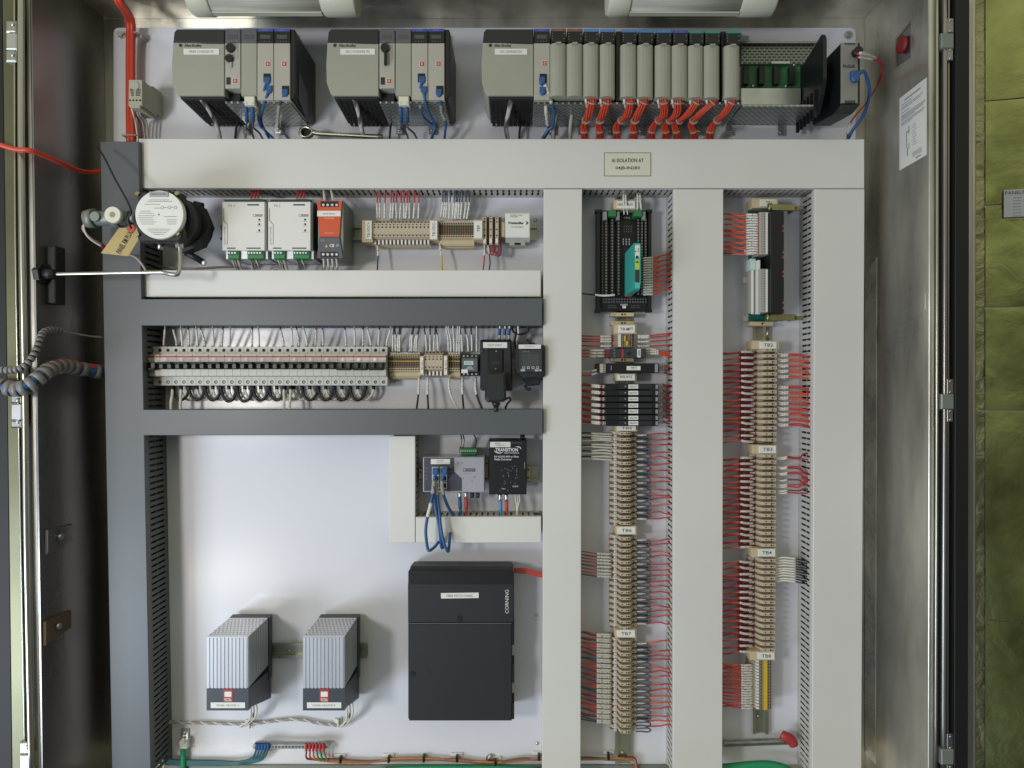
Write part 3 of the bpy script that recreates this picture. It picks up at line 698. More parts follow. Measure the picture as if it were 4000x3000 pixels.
# ---- cables below the racks
GC = 'cables hanging below the controller racks'
for i, (x0, x1, nm) in enumerate(((788, 858, 'left'), (1382, 1420, 'middle'), (1990, 1984, 'right'))):
    wire('braided_cable', [(x0-6, 372, HP-.01), (x0+4, 395, HP-.02), ((x0+x1)/2, 440, .1), (x1-8, 500, .06), (x1+4, 560, .04)], 'braid', 'grey braided cord leaving the power supply of the %s rack' % nm, 'cord', GC, r=.0052)
for ox, nm in ((674, 'left'), (1277, 'middle')):
    t = thing('fibre_plug', 'cream double fibre plug under the narrow module of the %s rack' % nm, 'plug', W(ox+298, 395, HP), GC)
    b = MB(); b.fb(ox+280, 375, ox+320, 410, HP-.002, HP-.03, 'label_cream', .001); b.build('housing', t)
    b = MB(); b.disc(ox+288, 402, HP-.002, 5, 'alu_light'); b.disc(ox+312, 402, HP-.002, 5, 'alu_light'); b.build('ferrule', t)
    for k in range(2):
        x = ox+287+k*24
        o = wire('fibre_lead', [(x, 412, HP-.015), (x+2, 440, HP-.02), (x+4, 480, .09), (x+2+k*4, 500, .08), (x+24+k*6, 522, .06), (x+34+k*14, 560, .05)], 'wire_charcoal', '%s thin fibre lead below the cream plug of the %s rack' % (('left', 'right')[k], nm), 'cable', GC, r=.0022, sleeves=[(0, .36, 'wire_blue', 2.1)])
    wire('earth_lead', [(ox+282, 458, .015), (ox+262, 462, .03), (ox+250, 490, .03), (ox+246, 530, .03), (ox+244, 560, .03)], 'wire_black', 'black earth lead with blue lug at the foot of the %s rack' % nm, 'wire', GC, r=.0026, sleeves=[(0, .25, 'wire_blue', 1.8)])
wire('earth_lead', [(2095, 455, .015), (2065, 460, .03), (2040, 474, .03), (2030, 510, .03), (2028, 560, .03)], 'wire_black', 'black earth lead with blue lug at the foot of the right rack', 'wire', GC, r=.0026, sleeves=[(0, .3, 'wire_blue', 1.8)])
plug(1043, 310, HP, label='blue patch cable in the upper port of the left rack', cab=[(1032, 350, HP), (1018, 400, .13), (1010, 450, .1), (1016, 490, .08), (1046, 520, .06), (1086, 560, .05)], group=GC, sleeves=[(.18, .5, 'wire_grey', 1.2)])
plug(1050, 345, HP, label='dark blue patch cable in the lower port of the left rack', cab=[(1040, 380, HP), (1026, 430, .12), (1020, 470, .08), (1032, 505, .07), (1062, 560, .05)], group=GC, mcab='wire_blue')
plug(1112, 358, HP, label='blue patch cable in the rightmost module of the left rack', cab=[(1094, 400, .14), (1088, 440, .1), (1087, 490, .07), (1108, 518, .06), (1142, 560, .05)], group=GC, sleeves=[(.25, .6, 'wire_grey', 1.2)], mcab='wire_charcoal')
plug(1648, 308, HP, label='blue patch cable in the upper port of the middle rack', cab=[(1642, 350, HP), (1641, 400, .13), (1650, 450, .1), (1678, 480, .08), (1702, 495, .07), (1676, 560, .05)], group=GC, sleeves=[(.15, .4, 'wire_grey', 1.2)])
plug(1656, 348, HP, label='dark blue patch cable in the lower port of the middle rack', cab=[(1660, 390, HP), (1676, 440, .11), (1700, 490, .08), (1692, 520, .07), (1682, 560, .05)], group=GC)
plug(1714, 358, HP, label='blue patch cable in the rightmost module of the middle rack', cab=[(1722, 400, .14), (1726, 440, .1), (1742, 480, .08), (1738, 520, .06), (1736, 560, .05)], group=GC, sleeves=[(.25, .55, 'wire_grey', 1.2)], mcab='wire_blue')
plug(2118, 310, HP+.004, label='blue patch cable in the upper port of the right rack', cab=[(2134, 345, .15), (2152, 395, .14), (2164, 440, .11), (2160, 490, .08), (2140, 510, .07), (2108, 560, .05)], group=GC, sleeves=[(.1, .36, 'sleeve', 1.2)], r=.0034)
plug(2120, 350, HP+.002, label='blue patch cable in the lower port of the right rack', cab=[(2130, 385, .14), (2134, 440, .11), (2140, 490, .07), (2142, 510, .06), (2112, 560, .05)], group=GC, sleeves=[(.2, .6, 'sleeve', 1.2)], r=.0034)
for k, (x, e) in enumerate(((2180, 2162), (2240, 2228))):
    wire('grey_cable', [(x, 376, HP-.03), (x+2, 395, HP-.03), (x-4, 440, .08), (e, 500, .06), (e, 560, .05)], 'wire_grey', ('grey jacketed cable under the first brown capped module', 'grey jacketed cable under the second brown capped module')[k], 'cable', GC, r=.0050)
# orange bundles: (top x, mid x, low x)
BN = [(2312, 2298, 2284, 2284), (2370, 2352, 2340, 2344), (2462, 2450, 2414, 2410), (2516, 2490, 2476, 2476), (2594, 2592, 2560, 2546), (2650, 2640, 2602, 2602),
      (2720, 2684, 2640, 2644), (2784, 2730, 2702, 2712), (2858, 2824, 2790, 2774)]
for i, (a, m1, m2, e) in enumerate(BN):
    k = i
    path = [W(a, 372, HP-.012), W(a, 400, HP-.01), W(m1, 448, .115), W(m2, 484, .08), W(e, 520, .06), W(e, 565, .045)]
    t = thing('wire_bundle', ('%s orange wire bundle hanging from the right controller rack' % ORDL[i]) , 'wire bundle', path[0], 'orange wire bundles of the input output rack')
    b = MB(); P = smooth_path(path, 5)
    for j in range(19):
        a0 = j*2.4; rr = .0019*math.sqrt(j)*1.02
        b.tube([p+Vector((math.cos(a0+idx*.12)*rr*(1.15 if idx < 3 else 1), math.sin(a0+idx*.12)*rr*.8, math.sin(a0+idx*.12)*rr*.35)) for idx, p in enumerate(P)], .0017, 'conduit' if j % 4 else 'orange_face', 5, raw=True)
    b.build('wires', t)
    b = MB()
    for f in (.22, .52, .78):
        q = P[int(f*(len(P)-1))]; d = (P[int(f*(len(P)-1))+1]-q).normalized()
        b.cyl(q-d*.0014, q+d*.0014, .0098, .0098, 'plc_grey', 14)
    b.build('cable_tie', t)
    wire('marked_wire', [(a-24, 372, HP-.012), (a-23, 395, HP-.008), (a-18, 420, .12)], 'wire_white', 'short white marked wire beside the %s orange bundle' % ORDL[i], 'wire', 'white marked wires beside the orange bundles', r=.003)
# ================================================================== lamps under the roof
for i, (xa, xb) in enumerate(((745, 1395), (2372, 3020))):
    d = DIST-.145; x0 = (xa-2000)/FPX*d; x1 = (xb-2000)/FPX*d; z = .84; r = .045; L = x1-x0
    t = thing('tube_lamp', ('unlit tube lamp under the roof at the left', 'unlit tube lamp under the roof at the right')[i], 'lamp', ((x0+x1)/2, -.145, z+r), 'tube lamps under the cabinet roof')
    c0 = Vector((x0, -.145, z)); X = Vector((1, 0, 0))
    for s, lab in ((0, .25), (1, .25)):
        b = MB(); lc = L*(.135 if s == 0 else .21); a = x0 if s == 0 else x1-lc
        b.loft([[Vector((a+dx, -.145+math.cos(2*math.pi*k/24)*r*f, z+math.sin(2*math.pi*k/24)*r*f)) for k in range(24)] for dx, f in ((0, .9), (.006, 1.0), (lc-.004, 1.0), (lc, .96))], 'lamp_cap', smooth=True); b.build('end_cap', t)
    b = MB(); a0 = x0+L*.135; a1 = x1-L*.21
    b.cyl((a0, -.145, z), (a1, -.145, z), r*.93, r*.93, 'lamp_tube', 24); b.build('diffuser', t)
    b = MB(); b.box(a0, a1, z-r*.99, z-r*.93, .152, .138, 'lamp_cap'); b.box(a0, a1, z-r*.62, z-r*.55, .1865, .18, 'plc_light'); b.build('trim_strip', t)
    b = MB(); b.box(a0+.02, a1-.02, z+r*.8, ZT-.0005, .165, .125, 'steel'); b.build('bracket', t)
# ================================================================== upper left
t = thing('cable_pair', 'two thick orange cables running down the upper left plate edge', 'cable', W(510, 545, .02))
for k in range(2):
    b = MB(); x = 503+k*14
    b.tube([W(440+k*13, -60, .13), W(458+k*13, 5, .115), W(484+k*14, 42, .08), W(x, 90, .04), W(x, 200, .03), W(x, 400, .03), W(x+2, 560, .03)], .0066, 'conduit', 12); b.build('cable', t)
b = MB()
for y in (132, 532):
    p = W(511, y, .03); b.box(p.x-.017, p.x+.017, p.z-.0015, p.z+.0015, .038, .02, 'plc_grey'); b.box(p.x+.017, p.x+.023, p.z-.006, p.z+.002, .024, .002, 'plc_grey')
b.build('cable_tie', t)
t = thing('thermostat', 'small grey slotted thermostat hanging over the orange cables', 'thermostat', W(545, 370, .02))
b = MB(); b.poly([(503, 311), (555, 311), (555, 411), (548, 411), (546, 422), (510, 422), (501, 411)], .09, .03, 'thermo', .001); o = b.build('body', t)
p = W(556, 320, .075); b = MB(); b.box(p.x-.02, p.x+.008, W(0, 420, .06).z, W(0, 325, .06).z, .045, .006, 'thermo', .001); b.build('rear_housing', t)
b = MB()
for k in range(5): b.fb(507+k*1.5, 347+k*6, 522, 350+k*6, .0906, .09, 'ink', 0); b.fb(530, 347+k*6, 549-k*.5, 350+k*6, .0906, .09, 'ink', 0)
b.build('vent_slots', o)
b = MB()
for k in range(4): b.disc(508+k*13, 392, .09, 4, 'ink', .0004, 10)
b.build('screw_hole', o)
b = MB(); b.disc(528, 336, .09, 16, 'plc_light', .002, 18); b.build('dial', o)
for k in range(4):
    wire('thermostat_lead', [(514+k*10, 420, .07), (522+k*9, 450, .06), (530+k*14, 480, .04), (540+k*14, 560, .03)], ('wire_white', 'wire_maroon', 'wire_grey', 'wire_grey')[k], '%s lead dropping from the small grey thermostat' % ORDL[k], 'wire', 'leads below the grey thermostat', r=.0022)
# wrench resting behind the top duct
t = thing('wrench', 'chrome ring spanner lying on the top white duct below the racks', 'wrench', W(1198, 518, .06))
b = MB(); c = W(1197, 518, .06); b.loft([[Vector((c.x+math.cos(a)*rr, c.y+dy, c.z+math.sin(a)*rr*.82)) for rr, dy in ((.0115, -.006), (.0165, -.005), (.0165, .005), (.0115, .006))] for a in [2*math.pi*k/24 for k in range(24)]], 'wrench', caps=False, smooth=True, closed=True); b.build('ring_head', t)
b = MB(); b.tube([W(1222, 517, .06), W(1260, 523, .06), W(1360, 528, .06), W(1495, 536, .06)], lambda s: .0062-.0015*math.sin(s*3.1), 'wrench', 8); b.build('shaft', t)
b = MB(); b.cyl(c+Vector((0, .004, 0)), c+Vector((0, .005, 0)), .012, .012, 'hole', 20); b.build('socket_core', t)
# ================================================================== DIN rails
def rail(label, px0, py0, px1, py1, h=.0, name='mounting_rail'):
    """hat section rail; rectangle in picture pixels at the flange height"""
    v = (py1-py0) > (px1-px0); t = thing(name, label, 'rail', W((px0+px1)/2, (py0+py1)/2, 0), 'mounting rails for terminals and devices')
    p = W(px0, py1, .0135); q = W(px1, py0, .0135); b = MB()
    def hat(c0, c1):
        w_ = c1-c0; k = .19*w_
        return [(c0, .0135), (c0+k, .0135), (c0+k, .006), (c1-k, .006), (c1-k, .0135), (c1, .0135), (c1, .0122), (c1-k+.0013, .0122), (c1-k+.0013, .0046), (c0+k-.0013, .0046), (c0+k-.0013, .0122), (c0, .0122)]
    if v: b.profz([(x, hh) for x, hh in hat(p.x, q.x)], p.z, q.z, 'rail')
    else: b.profx([(hh, z) for z, hh in hat(p.z, q.z)], p.x, q.x, 'rail')
    b.build('profile', t); return t
rail('steel mounting rail behind the relay and terminal column', 2403, 760, 2463, 2988)
rail('steel mounting rail behind the right terminal column', 2941, 775, 3002, 2868)
rail('mounting rail behind the power supplies and the fuse holder', 860, 880, 2098, 938)
rail('mounting rail behind the circuit breakers and the outlet', 560, 1402, 2100, 1462)
rail('mounting rail behind the network switch and media converter', 1636, 1822, 2106, 1881)
rail('mounting rail between the two aluminium heaters', 1020, 2512, 1434, 2570)
for px, py, lb in ((2432, 2938, 'screw near the bottom end of the relay column rail'), (2962, 2797, 'screw at the bottom end of the right terminal rail'), (1130, 2541, 'screw in the rail between the heaters'), (1378, 900, 'screw in the rail right of the orange module')):
    p = W(px, py, .006); b = MB(); b.dome(p, .0045, .004, 'steel_bright', 12); tag(b.build('rail_screw', origin=p), lb, 'screw', 'screws in the mounting rails')
# ================================================================== terminal prototypes
K = 1/1700.0   # metres per picture pixel at terminal height
def term_long(mirror):
    """vertical column feed terminal, pitch 23.3 px; s along X"""
    b = MB(); s = -1 if mirror else 1
    def X(px): return s*px*K
    hp = 11.6*K; bar = 1.5*K
    prof = [(-52, .016), (-52, .030), (-46, .031), (-40, .036), (-24, .038), (-19, .052), (-12, .060), (20, .060), (27, .054), (34, .042), (50, .036), (52, .028), (52, .016)]
    b.profz([(X(x), h) for x, h in prof], -1.0*K, hp-.3*K, 'tan')
    prof2 = [(-50, .016), (-50, .027), (-28, .033), (-20, .046), (-12, .050), (18, .050), (26, .043), (44, .030), (50, .016)]
    b.profz([(X(x), h) for x, h in prof2], -hp+.3*K, -1.2*K, 'tan_dark')
    body = b
    m = MB()
    for dz in (4.5, -6.5):
        m.box(min(X(-37), X(-27)), max(X(-37), X(-27)), (dz-3.6)*K, (dz+3.6)*K, .0395, .034, 'label_white', .0003)
        m.box(min(X(-34), X(-30)), max(X(-34), X(-30)), (dz-1.5)*K, (dz+1.5)*K, .0399, .0395, 'print_dim', 0)
    sc = MB()
    for x, r, mm in ((-12, 2.6, 'hole'), (6, 3.0, 'tan_dark'), (15, 3.6, 'hole')):
        sc.cyl((X(x), -.0600, 5*K), (X(x), -.0606, 5*K), r*K, r*K, mm, 8)
    sc.cyl((X(-2), -.0500, -6*K), (X(-2), -.0506, -6*K), 3*K, 3*K, 'hole', 6); sc.cyl((X(12), -.0500, -6*K), (X(12), -.0506, -6*K), 3*K, 3*K, 'hole', 6)
    sc.cyl((X(38), -.0415, 5*K), (X(38), -.0422, 5*K), 2*K, 2*K, 'hole', 6)
    sc.box(min(X(46), X(53)), max(X(46), X(53)), -2*K, 5*K, .037, .03, 'tan_light')
    return [('body', body), ('number_tag', m), ('clamp_screw', sc)]
def term_tb2():
    b = MB(); hp = 11.6*K
    prof = [(-46, .014), (-46, .030), (-24, .033), (-10, .052), (-4, .057), (44, .057), (48, .045), (50, .014)]
    b.profz([(x*K, h) for x, h in prof], -1*K, hp-.2*K, 'tan')
    prof = [(-46, .014), (-46, .026), (-22, .029), (-2, .042), (40, .042), (48, .030), (48, .014)]
    b.profz([(x*K, h) for x, h in prof], -hp+.2*K, -1.2*K, 'tan_side')
    b.box(2*K, 20*K, -8*K, -4*K, .0428, .042, 'tan_dark'); b.box(24*K, 42*K, -8*K, -4*K, .0428, .042, 'hole')
    m = MB(); m.box(-44*K, -27*K, 0*K, 8*K, .0365, .030, 'label_white', .0003); m.box(-41*K, -30*K, 3*K, 5*K, .0369, .0365, 'print_dim'); m.box(-44*K, -28*K, -9*K, -2*K, .033, .028, 'plc_grey')
    sc = MB(); sc.cyl((6*K, -.057, 5*K), (6*K, -.0576, 5*K), 2.4*K, 2.4*K, 'hole', 6); sc.cyl((27*K, -.057, 5*K), (27*K, -.0576, 5*K), 3.4*K, 3.4*K, 'hole', 8)
    sc.cyl((35*K, -.057, 5*K), (35*K, -.0578, 5*K), 2.6*K, 2.6*K, 'screw', 6); sc.box(49*K, 53*K, -6*K, 0, .036, .03, 'label_white')
    return [('body', b), ('number_tag', m), ('clamp_screw', sc)]
def term_h(kind, pitch):
    """terminal standing upright in a horizontal row, s along Z"""
    b = MB(); hw = pitch*K/2-.0001
    if kind == 'brown':   # 110 px tall
        prof = [(.016, 52), (.034, 52), (.036, 38), (.056, 34), (.056, -22), (.046, -30), (.040, -46), (.028, -50), (.016, -54)]
        b.profx([(h, z*K) for h, z in prof], -hw, hw, 'tan')
        b.profx([(.0562, -12*K), (.0566, -12*K), (.0566, -13*K), (.0562, -13*K)], -hw, hw, 'tan_dark')
        m = MB(); m.box(-hw*.6, hw*.35, -46*K, -30*K, .0475, .040, 'label_white', .0002)
        m.box(hw*.45, hw*.8, -46*K, -28*K, .0485, .040, 'tan_dark')
        s = MB(); 
        for z, r in ((45, 2.8), (27, 2.4), (17, 3.2), (-16, 2.6)): s.cyl((0, -.0561 if z < 40 else -.0352, z*K), (0, -.0568 if z < 40 else -.036, z*K), r*K, r*K, 'hole', 8)
        return [('body', b), ('number_tag', m), ('clamp_screw', s)]
    if kind in ('narrow', 'yellow'):
        prof = [(.016, 50), (.036, 50), (.038, 40), (.050, 36), (.050, 30), (.044, 28), (.044, -12), (.050, -14), (.050, -24), (.040, -30), (.036, -44), (.030, -56), (.016, -58)]
        b.profx([(h, z*K) for h, z in prof], -hw, hw, 'tan_light')
        b.box(-hw*.75, hw*.75, -11*K, 27*K, .0455, .044, 'tan_dark')
        for k in range(4): b.profx([(.0362-.0015*k, (-34-k*6)*K), (.0375-.0015*k, (-34-k*6)*K), (.0375-.0015*k, (-35.5-k*6)*K), (.0362-.0015*k, (-35.5-k*6)*K)], -hw, hw, 'tan_dark')
        m = MB(); m.box(-hw*.8, hw*.8, 41*K, 48*K, .0385, .036, 'label_white', .0002)
        s = MB()
        for z, r, h in ((32, 3.2, .0501), (20, 2.8, .0456), (10, 2.8, .0456), (0, 2.8, .0456), (-19, 3.2, .0501)): s.cyl((0, -h, z*K), (0, -h-.0005, z*K), min(r*K, hw*.85), min(r*K, hw*.85), 'hole', 7)
        out = [('body', b), ('number_tag', m), ('clamp_screw', s)]
        if kind == 'yellow':
            y = MB(); y.box(-hw-.0001, hw+.0001, 12*K, 15*K, .0475, .045, 'yellow'); out.append(('jumper_bar', y))
        return out
    if kind == 'fuse':
        prof = [(.016, 58), (.045, 58), (.052, 50), (.052, -48), (.045, -56), (.016, -58)]
        b.profx([(h, z*K) for h, z in prof], -hw, hw*.1, 'tan'); b.profx([(h-.012 if h > .02 else h, z*K) for h, z in prof], hw*.1, hw, 'tan_dark')
        m = MB(); m.box(-hw*.9, -hw*.1, -52*K, -34*K, .0535, .05, 'label_white', .0002)
        s = MB()
        for z in (44, 32, 2, -22): s.cyl((-hw*.5, -.0521, z*K), (-hw*.5, -.0527, z*K), 2.8*K, 2.8*K, 'hole', 8)
        return [('body', b), ('number_tag', m), ('clamp_screw', s)]
def term_small(yel):
    """thin vertical-column terminal pitch 12 px"""
    b = MB(); hp = 6*K
    prof = [(-44, .014), (-44, .034), (-26, .044), (-10, .052), (30, .052), (40, .044), (44, .030), (44, .014)]
    b.profz([(x*K, h) for x, h in prof], -hp+.5*K, hp-.5*K, 'tan_side')
    m = MB(); m.box(-24*K, -14*K, -4*K, 4*K, .0535, .044, 'label_white', .0002)
    s = MB()
    for x in (-5, 24, 33): s.cyl((x*K, -.0521 if x < 30 else -.049, 0), (x*K, -.0526 if x < 30 else -.0515, 0), 2.6*K, 2.6*K, 'hole', 6)
    out = [('body', b), ('number_tag', m), ('clamp_screw', s)]
    if yel: y = MB(); y.box(4*K, 18*K, -hp, hp, .0545, .051, 'yellow'); out.append(('jumper_bar', y))
    return out
def proto(parts, name, label, cat, loc, group):
    t = thing(name, label, cat, loc, group); ORG[t.name] = Vector((0, 0, 0))
    for n, b in parts: b.build(n, t)
    return t
def row(parts, name, spots, lab, group, cat='terminal block'):
    first = None
    for i, (px, py) in enumerate(spots):
        q = W(px, py, .055); loc = Vector((q.x, 0, q.z))
        if first is None: first = proto(parts, name, lab(i), cat, loc, group)
        else: copy_thing(first, loc, lab(i), group)
def endlabel(text, x0, y0, x1, y1, label, rot=0, tx=None, h=.062, bx=None, m='label_white', grow=10):
    """end bracket with an engraved tag"""
    t = thing('end_bracket', label, 'end bracket', W((x0+x1)/2, (y0+y1)/2, .01), 'labelled end brackets')
    bx = bx or (x0-7, y0-3, x1+6, y1+3)
    fbp(t, 'bracket', *bx, h-.004, .014, 'tan_light')
    b = MB(); b.fb(x0, y0, x1, y1, h, h-.004, m, .0006)
    w_, h_ = x1-x0, y1-y0; tx = tx or (x0+.22*w_, y0+.27*h_, x1-.22*w_, y1-.27*h_)
    if text: b.text(text, *tx, h, 'ink', rot=rot, bold=.004)
    b.build('name_tag', t); return t
# ---------------- column A
y5 = [1698+23.3*i for i in range(16)]; y6 = [2108+23.25*i for i in range(16)]; y7 = [2513+23.15*i for i in range(16)]
PA = term_long(False)
for ys, nm in ((y5, 'TB5'), (y6, 'TB6'), (y7, 'TB7')):
    row(PA, 'feed_terminal', [(2440, y) for y in ys], lambda i, nm=nm: '%s tan terminal block below the %s tag' % (ORDS[i], nm), 'tan terminal blocks of the middle column')
endlabel('TB5', 2413, 1664, 2484, 1682, 'end bracket with the half hidden tag under the seventh relay')
endlabel('TB6', 2413, 2058, 2483, 2086, 'end bracket with white tag TB6 in the middle column')
endlabel('TB7', 2411, 2462, 2481, 2489, 'end bracket with white tag TB7 in the middle column')
endlabel('RELAYS', 2413, 1461, 2481, 1486, 'end bracket with tag RELAYS above the seven black relays', tx=(2423, 1467, 2469, 1477))
endlabel('TB-MFT', 2416, 1270, 2481, 1300, 'end bracket with tag TB-MFT', tx=(2424, 1280, 2473, 1291), bx=(2400, 1266, 2487, 1304))
endlabel('HART MUX', 2410, 785, 2481, 814, 'end bracket with tag HART MUX above the black board', tx=(2413, 793, 2472, 804), bx=(2398, 779, 2486, 818))
for y, lb in ((1228, 'tan rail clamp right below the black multiplexer board'), (1262, 'tan rail clamp right above the TB-MFT tag'), (1406, 'tan rail clamp between the watchdog and the MFT module')):
    t = thing('rail_clamp', lb, 'clamp', W(2432, y, .02), 'tan rail clamps of the middle column')
    fbp(t, 'body', 2388, y-7, 2477, y+7, .045, .014, 'tan_light'); b = MB(); b.disc(2430, y, .045, 4, 'hole'); b.disc(2441, y, .045, 4, 'tan_dark'); b.fb(2386, y-3, 2400, y+6, .047, .03, 'tan', 0); b.build('clamp_screw', t)
# TB-MFT terminals (six thin)
row(term_small(False), 'thin_terminal', [(2440, 1308+8.6*i) for i in range(6)], lambda i: '%s thin terminal below the TB-MFT tag' % ORDS[i], 'thin terminals of the TB-MFT strip')
b = MB(); b.fb(2438, 1312, 2444, 1332, .058, .052, 'yellow', 0); b.fb(2447, 1332, 2454, 1350, .058, .052, 'yellow', 0); tag(b.build('jumper_bridge', origin=W(2445, 1330, .055)), 'two small yellow jumper bridges on the TB-MFT terminals', 'jumper')
# watchdog
t = thing('watchdog_timer', 'dark grey watchdog module marked WDT with a red stripe', 'module', W(2448, 1379, .02))
fbp(t, 'case', 2386, 1362, 2523, 1398, .062, .014, 'black_soft')
b = MB(); b.fb(2428, 1362, 2436, 1397, .0626, .062, 'red', 0); b.build('red_stripe', t)
b = MB(); b.fb(2489, 1363, 2503, 1396, .0628, .062, 'label_white', 0); b.text('WDT', 2492, 1368, 2501, 1392, .0628, 'ink', rot=-90, bold=.02); b.build('name_tag', t)
b = MB(); 
for y in (1367, 1379, 1391): b.disc(2400, y, .062, 3, 'screw')
b.disc(2457, 1382, .062, 7, 'socket', .001, 12); b.build('clamp_screw', t)
fbp(t, 'lug_block', 2368, 1364, 2386, 1396, .045, .02, 'wire_maroon')
# MFT module
t = thing('isolator_module', 'wide black isolator module marked MFT', 'module', W(2454, 1437, .02))
fbp(t, 'case', 2334, 1419, 2574, 1457, .07, .014, 'plc_black'); b = MB(); b.fb(2448, 1430, 2502, 1446, .0708, .07, 'label_white', 0); b.text('MFT', 2465, 1433, 2488, 1442, .0708, 'ink'); b.build('name_tag', t)
b = MB(); b.fb(2343, 1421, 2365, 1456, .0715, .07, 'thermo', 0)
for k in range(4): b.disc(2359, 1425+k*9, .0716, 3, 'hole')
b.build('terminal_plug', t); b = MB(); b.fb(2558, 1422, 2570, 1454, .0706, .07, 'print_dim', 0); b.fb(2386, 1428, 2389, 1446, .0706, .07, 'print_dim', 0); b.build('label_window', t)
# relays
for i in range(7):
    yc = (1510, 1534.5, 1559, 1584, 1607, 1632, 1653)[i]
    t = thing('relay_module', '%s black relay module, tag RELAY%d' % (ORDS[i], i+1), 'relay', W(2470, yc, .02), 'black relay modules in a stack')
    dx = 6 if i == 6 else 0
    b = MB(); b.fb(2366+dx, yc-11, 2572, yc+11.5, .072, .014, 'plc_black', .0012); b.fb(2338+dx*2, yc-9, 2368, yc+8, .05, .014, 'plc_black', .0012); b.fb(2420, yc-9, 2548, yc+9, .0735, .072, 'plc_dark', .0004); b.build('case', t)
    b = MB(); b.fb(2354, yc-7, 2367, yc+7, .060, .04, 'plc_light', .0004)
    for k in (-4, 4): b.disc(2361, yc+k, .0602, 2.2, 'hole')
    b.build('terminal_plug', t)
    b = MB(); b.fb(2455, yc-8, 2493, yc+8, .0745, .0735, 'label_white', 0); b.text('RELAY%d' % (i+1), 2460, yc-3, 2488, yc+3.5, .0745, 'ink'); b.build('name_tag', t)
    b = MB(); b.fb(2561, yc-7, 2570, yc+8, .0725, .072, 'print_dim', 0); b.fb(2441, yc-2, 2444, yc+1, .0741, .0735, 'label_white', 0); b.build('marker_window', t)
# ---------------- column B
yb2 = [1372+23.4*i for i in range(16)]; yb3 = [1786+23.25*i for i in range(16)]; yb4 = [2194+23.3*i for i in range(16)]
PB = term_tb2()
for ys, nm, dx in ((yb2, 'TB2', 0), (yb3, 'TB3', -3), (yb4, 'TB4', -6)):
    row(PB, 'marshalling_terminal', [(2990+dx-i*.15, y) for i, y in enumerate(ys)], lambda i, nm=nm: '%s tan terminal block below the %s tag' % (ORDS[i], nm), 'tan terminal blocks of the right column')
endlabel('TB2', 2969, 1334, 3034, 1362, 'end bracket with white tag TB2 in the right column', bx=(2940, 1330, 3044, 1364))
endlabel('TB3', 2966, 1741, 3032, 1770, 'end bracket with white tag TB3 in the right column', bx=(2940, 1738, 3038, 1773))
endlabel('TB4', 2963, 2145, 3029, 2173, 'end bracket with white tag TB4 in the right column', bx=(2936, 2142, 3034, 2177))
endlabel('TB8', 2961, 2549, 3026, 2576, 'end bracket with white tag TB8 above the yellow bridged terminals', bx=(2930, 2545, 3030, 2580))
endlabel('TB1', 2970, 777, 3038, 806, 'end bracket with white tag TB1 at the head of the right column', tx=(2992, 786, 3014, 796), bx=(2940, 774, 3042, 812), m='label_cream')
row(term_small(True), 'slim_terminal', [(2980, 2585+12.2*i) for i in range(16)], lambda i: '%s slim yellow bridged terminal below the TB8 tag' % ORDS[i], 'slim yellow bridged terminals of TB8')
# TB1 interface board
t = thing('interface_board', 'tall black and white interface board held by brass brackets under TB1', 'circuit board', W(2990, 1010, .02))
b = MB(); b.fb(2919, 1000, 2930, 1256, .03, .014, 'plc_light'); b.fb(2905, 1081, 2920, 1106, .03, .018, 'plc_light'); b.fb(2905, 1233, 2920, 1256, .03, .018, 'plc_light'); b.fb(2926, 820, 3040, 1256, .02, .014, 'plc_light'); b.build('carrier', t)
b = MB(); b.fb(2925, 818, 3060, 1254, .034, .030, 'pcb_teal', 0); b.build('circuit_board', t)
b = MB(); xx0 = W(3011, 0, .10).x; xx1 = W(3063, 0, .10).x
b.fb(3011, 826, 3063, 1222, .10, .034, 'plc_black', .001); b.build('relay_bank', t)
for (y0, y1) in ((828, 994), (1050, 1220)):
    b = MB(); b.fb(2968, y0, 3011, y1, .085, .034, 'plc_light', .001); b.fb(2994, y0+2, 3000, y1-2, .088, .085, 'label_white', .0004)
    n = 16
    for k in range(n):
        yy = y0+6+(y1-y0-10)*k/n; b.disc(3005, yy+2, .085, 2.2, 'ink_soft'); b.disc(2976, yy+2, .085, 2.2, 'ink_soft'); b.disc(2986, yy+2, .085, 2.2, 'hole')
    b.build('terminal_strip', t)
b = MB(); b.fb(2934, 1050, 2966, 1222, .06, .034, 'plc_light', .001); b.fb(2936, 1055, 2944, 1226, .065, .06, 'label_white', .0004); b.fb(2960, 1016, 2970, 1226, .075, .06, 'label_white', .0004)
for k in range(17): b.disc(2949, 1060+k*9.8, .06, 2.6, 'ink_soft'); b.disc(2956, 1060+k*9.8, .06, 2.6, 'hole')
b.build('terminal_strip', t)
b = MB(); b.fb(2932, 1010, 2953, 1054, .066, .034, 'cyan_plastic', .001); b.build('latch', t)
b = MB(); 
for y in (882, 900, 984, 1003, 1060, 1077, 1180, 1202): 
    p = W(3059, y, .1); b.loft([[p+Vector((-.003, 0, -.003)), p+Vector((.002, 0, -.003)), p+Vector((.001, 0, .003))], [p+Vector((-.003, -.001, -.003)), p+Vector((.002, -.001, -.003)), p+Vector((.001, -.001, .003))]], 'amber')
b.build('status_lamp', t)
for y, xa in ((810, 2992), (1240, 2985)):
    b = MB(); b.fb(xa+12, y-13, 3112, y+12, .085, .08, 'brassy', .001); b.cyl(W(xa+16, y-13, .08), W(xa+16, y+13, .08), .006, .006, 'brassy', 12); b.fb(3108, y-6, 3140, y+10, .05, .046, 'brassy', .001); b.fb(3104, y-4, 3112, y+10, .085, .046, 'brassy', .001); b.build('bracket', t)
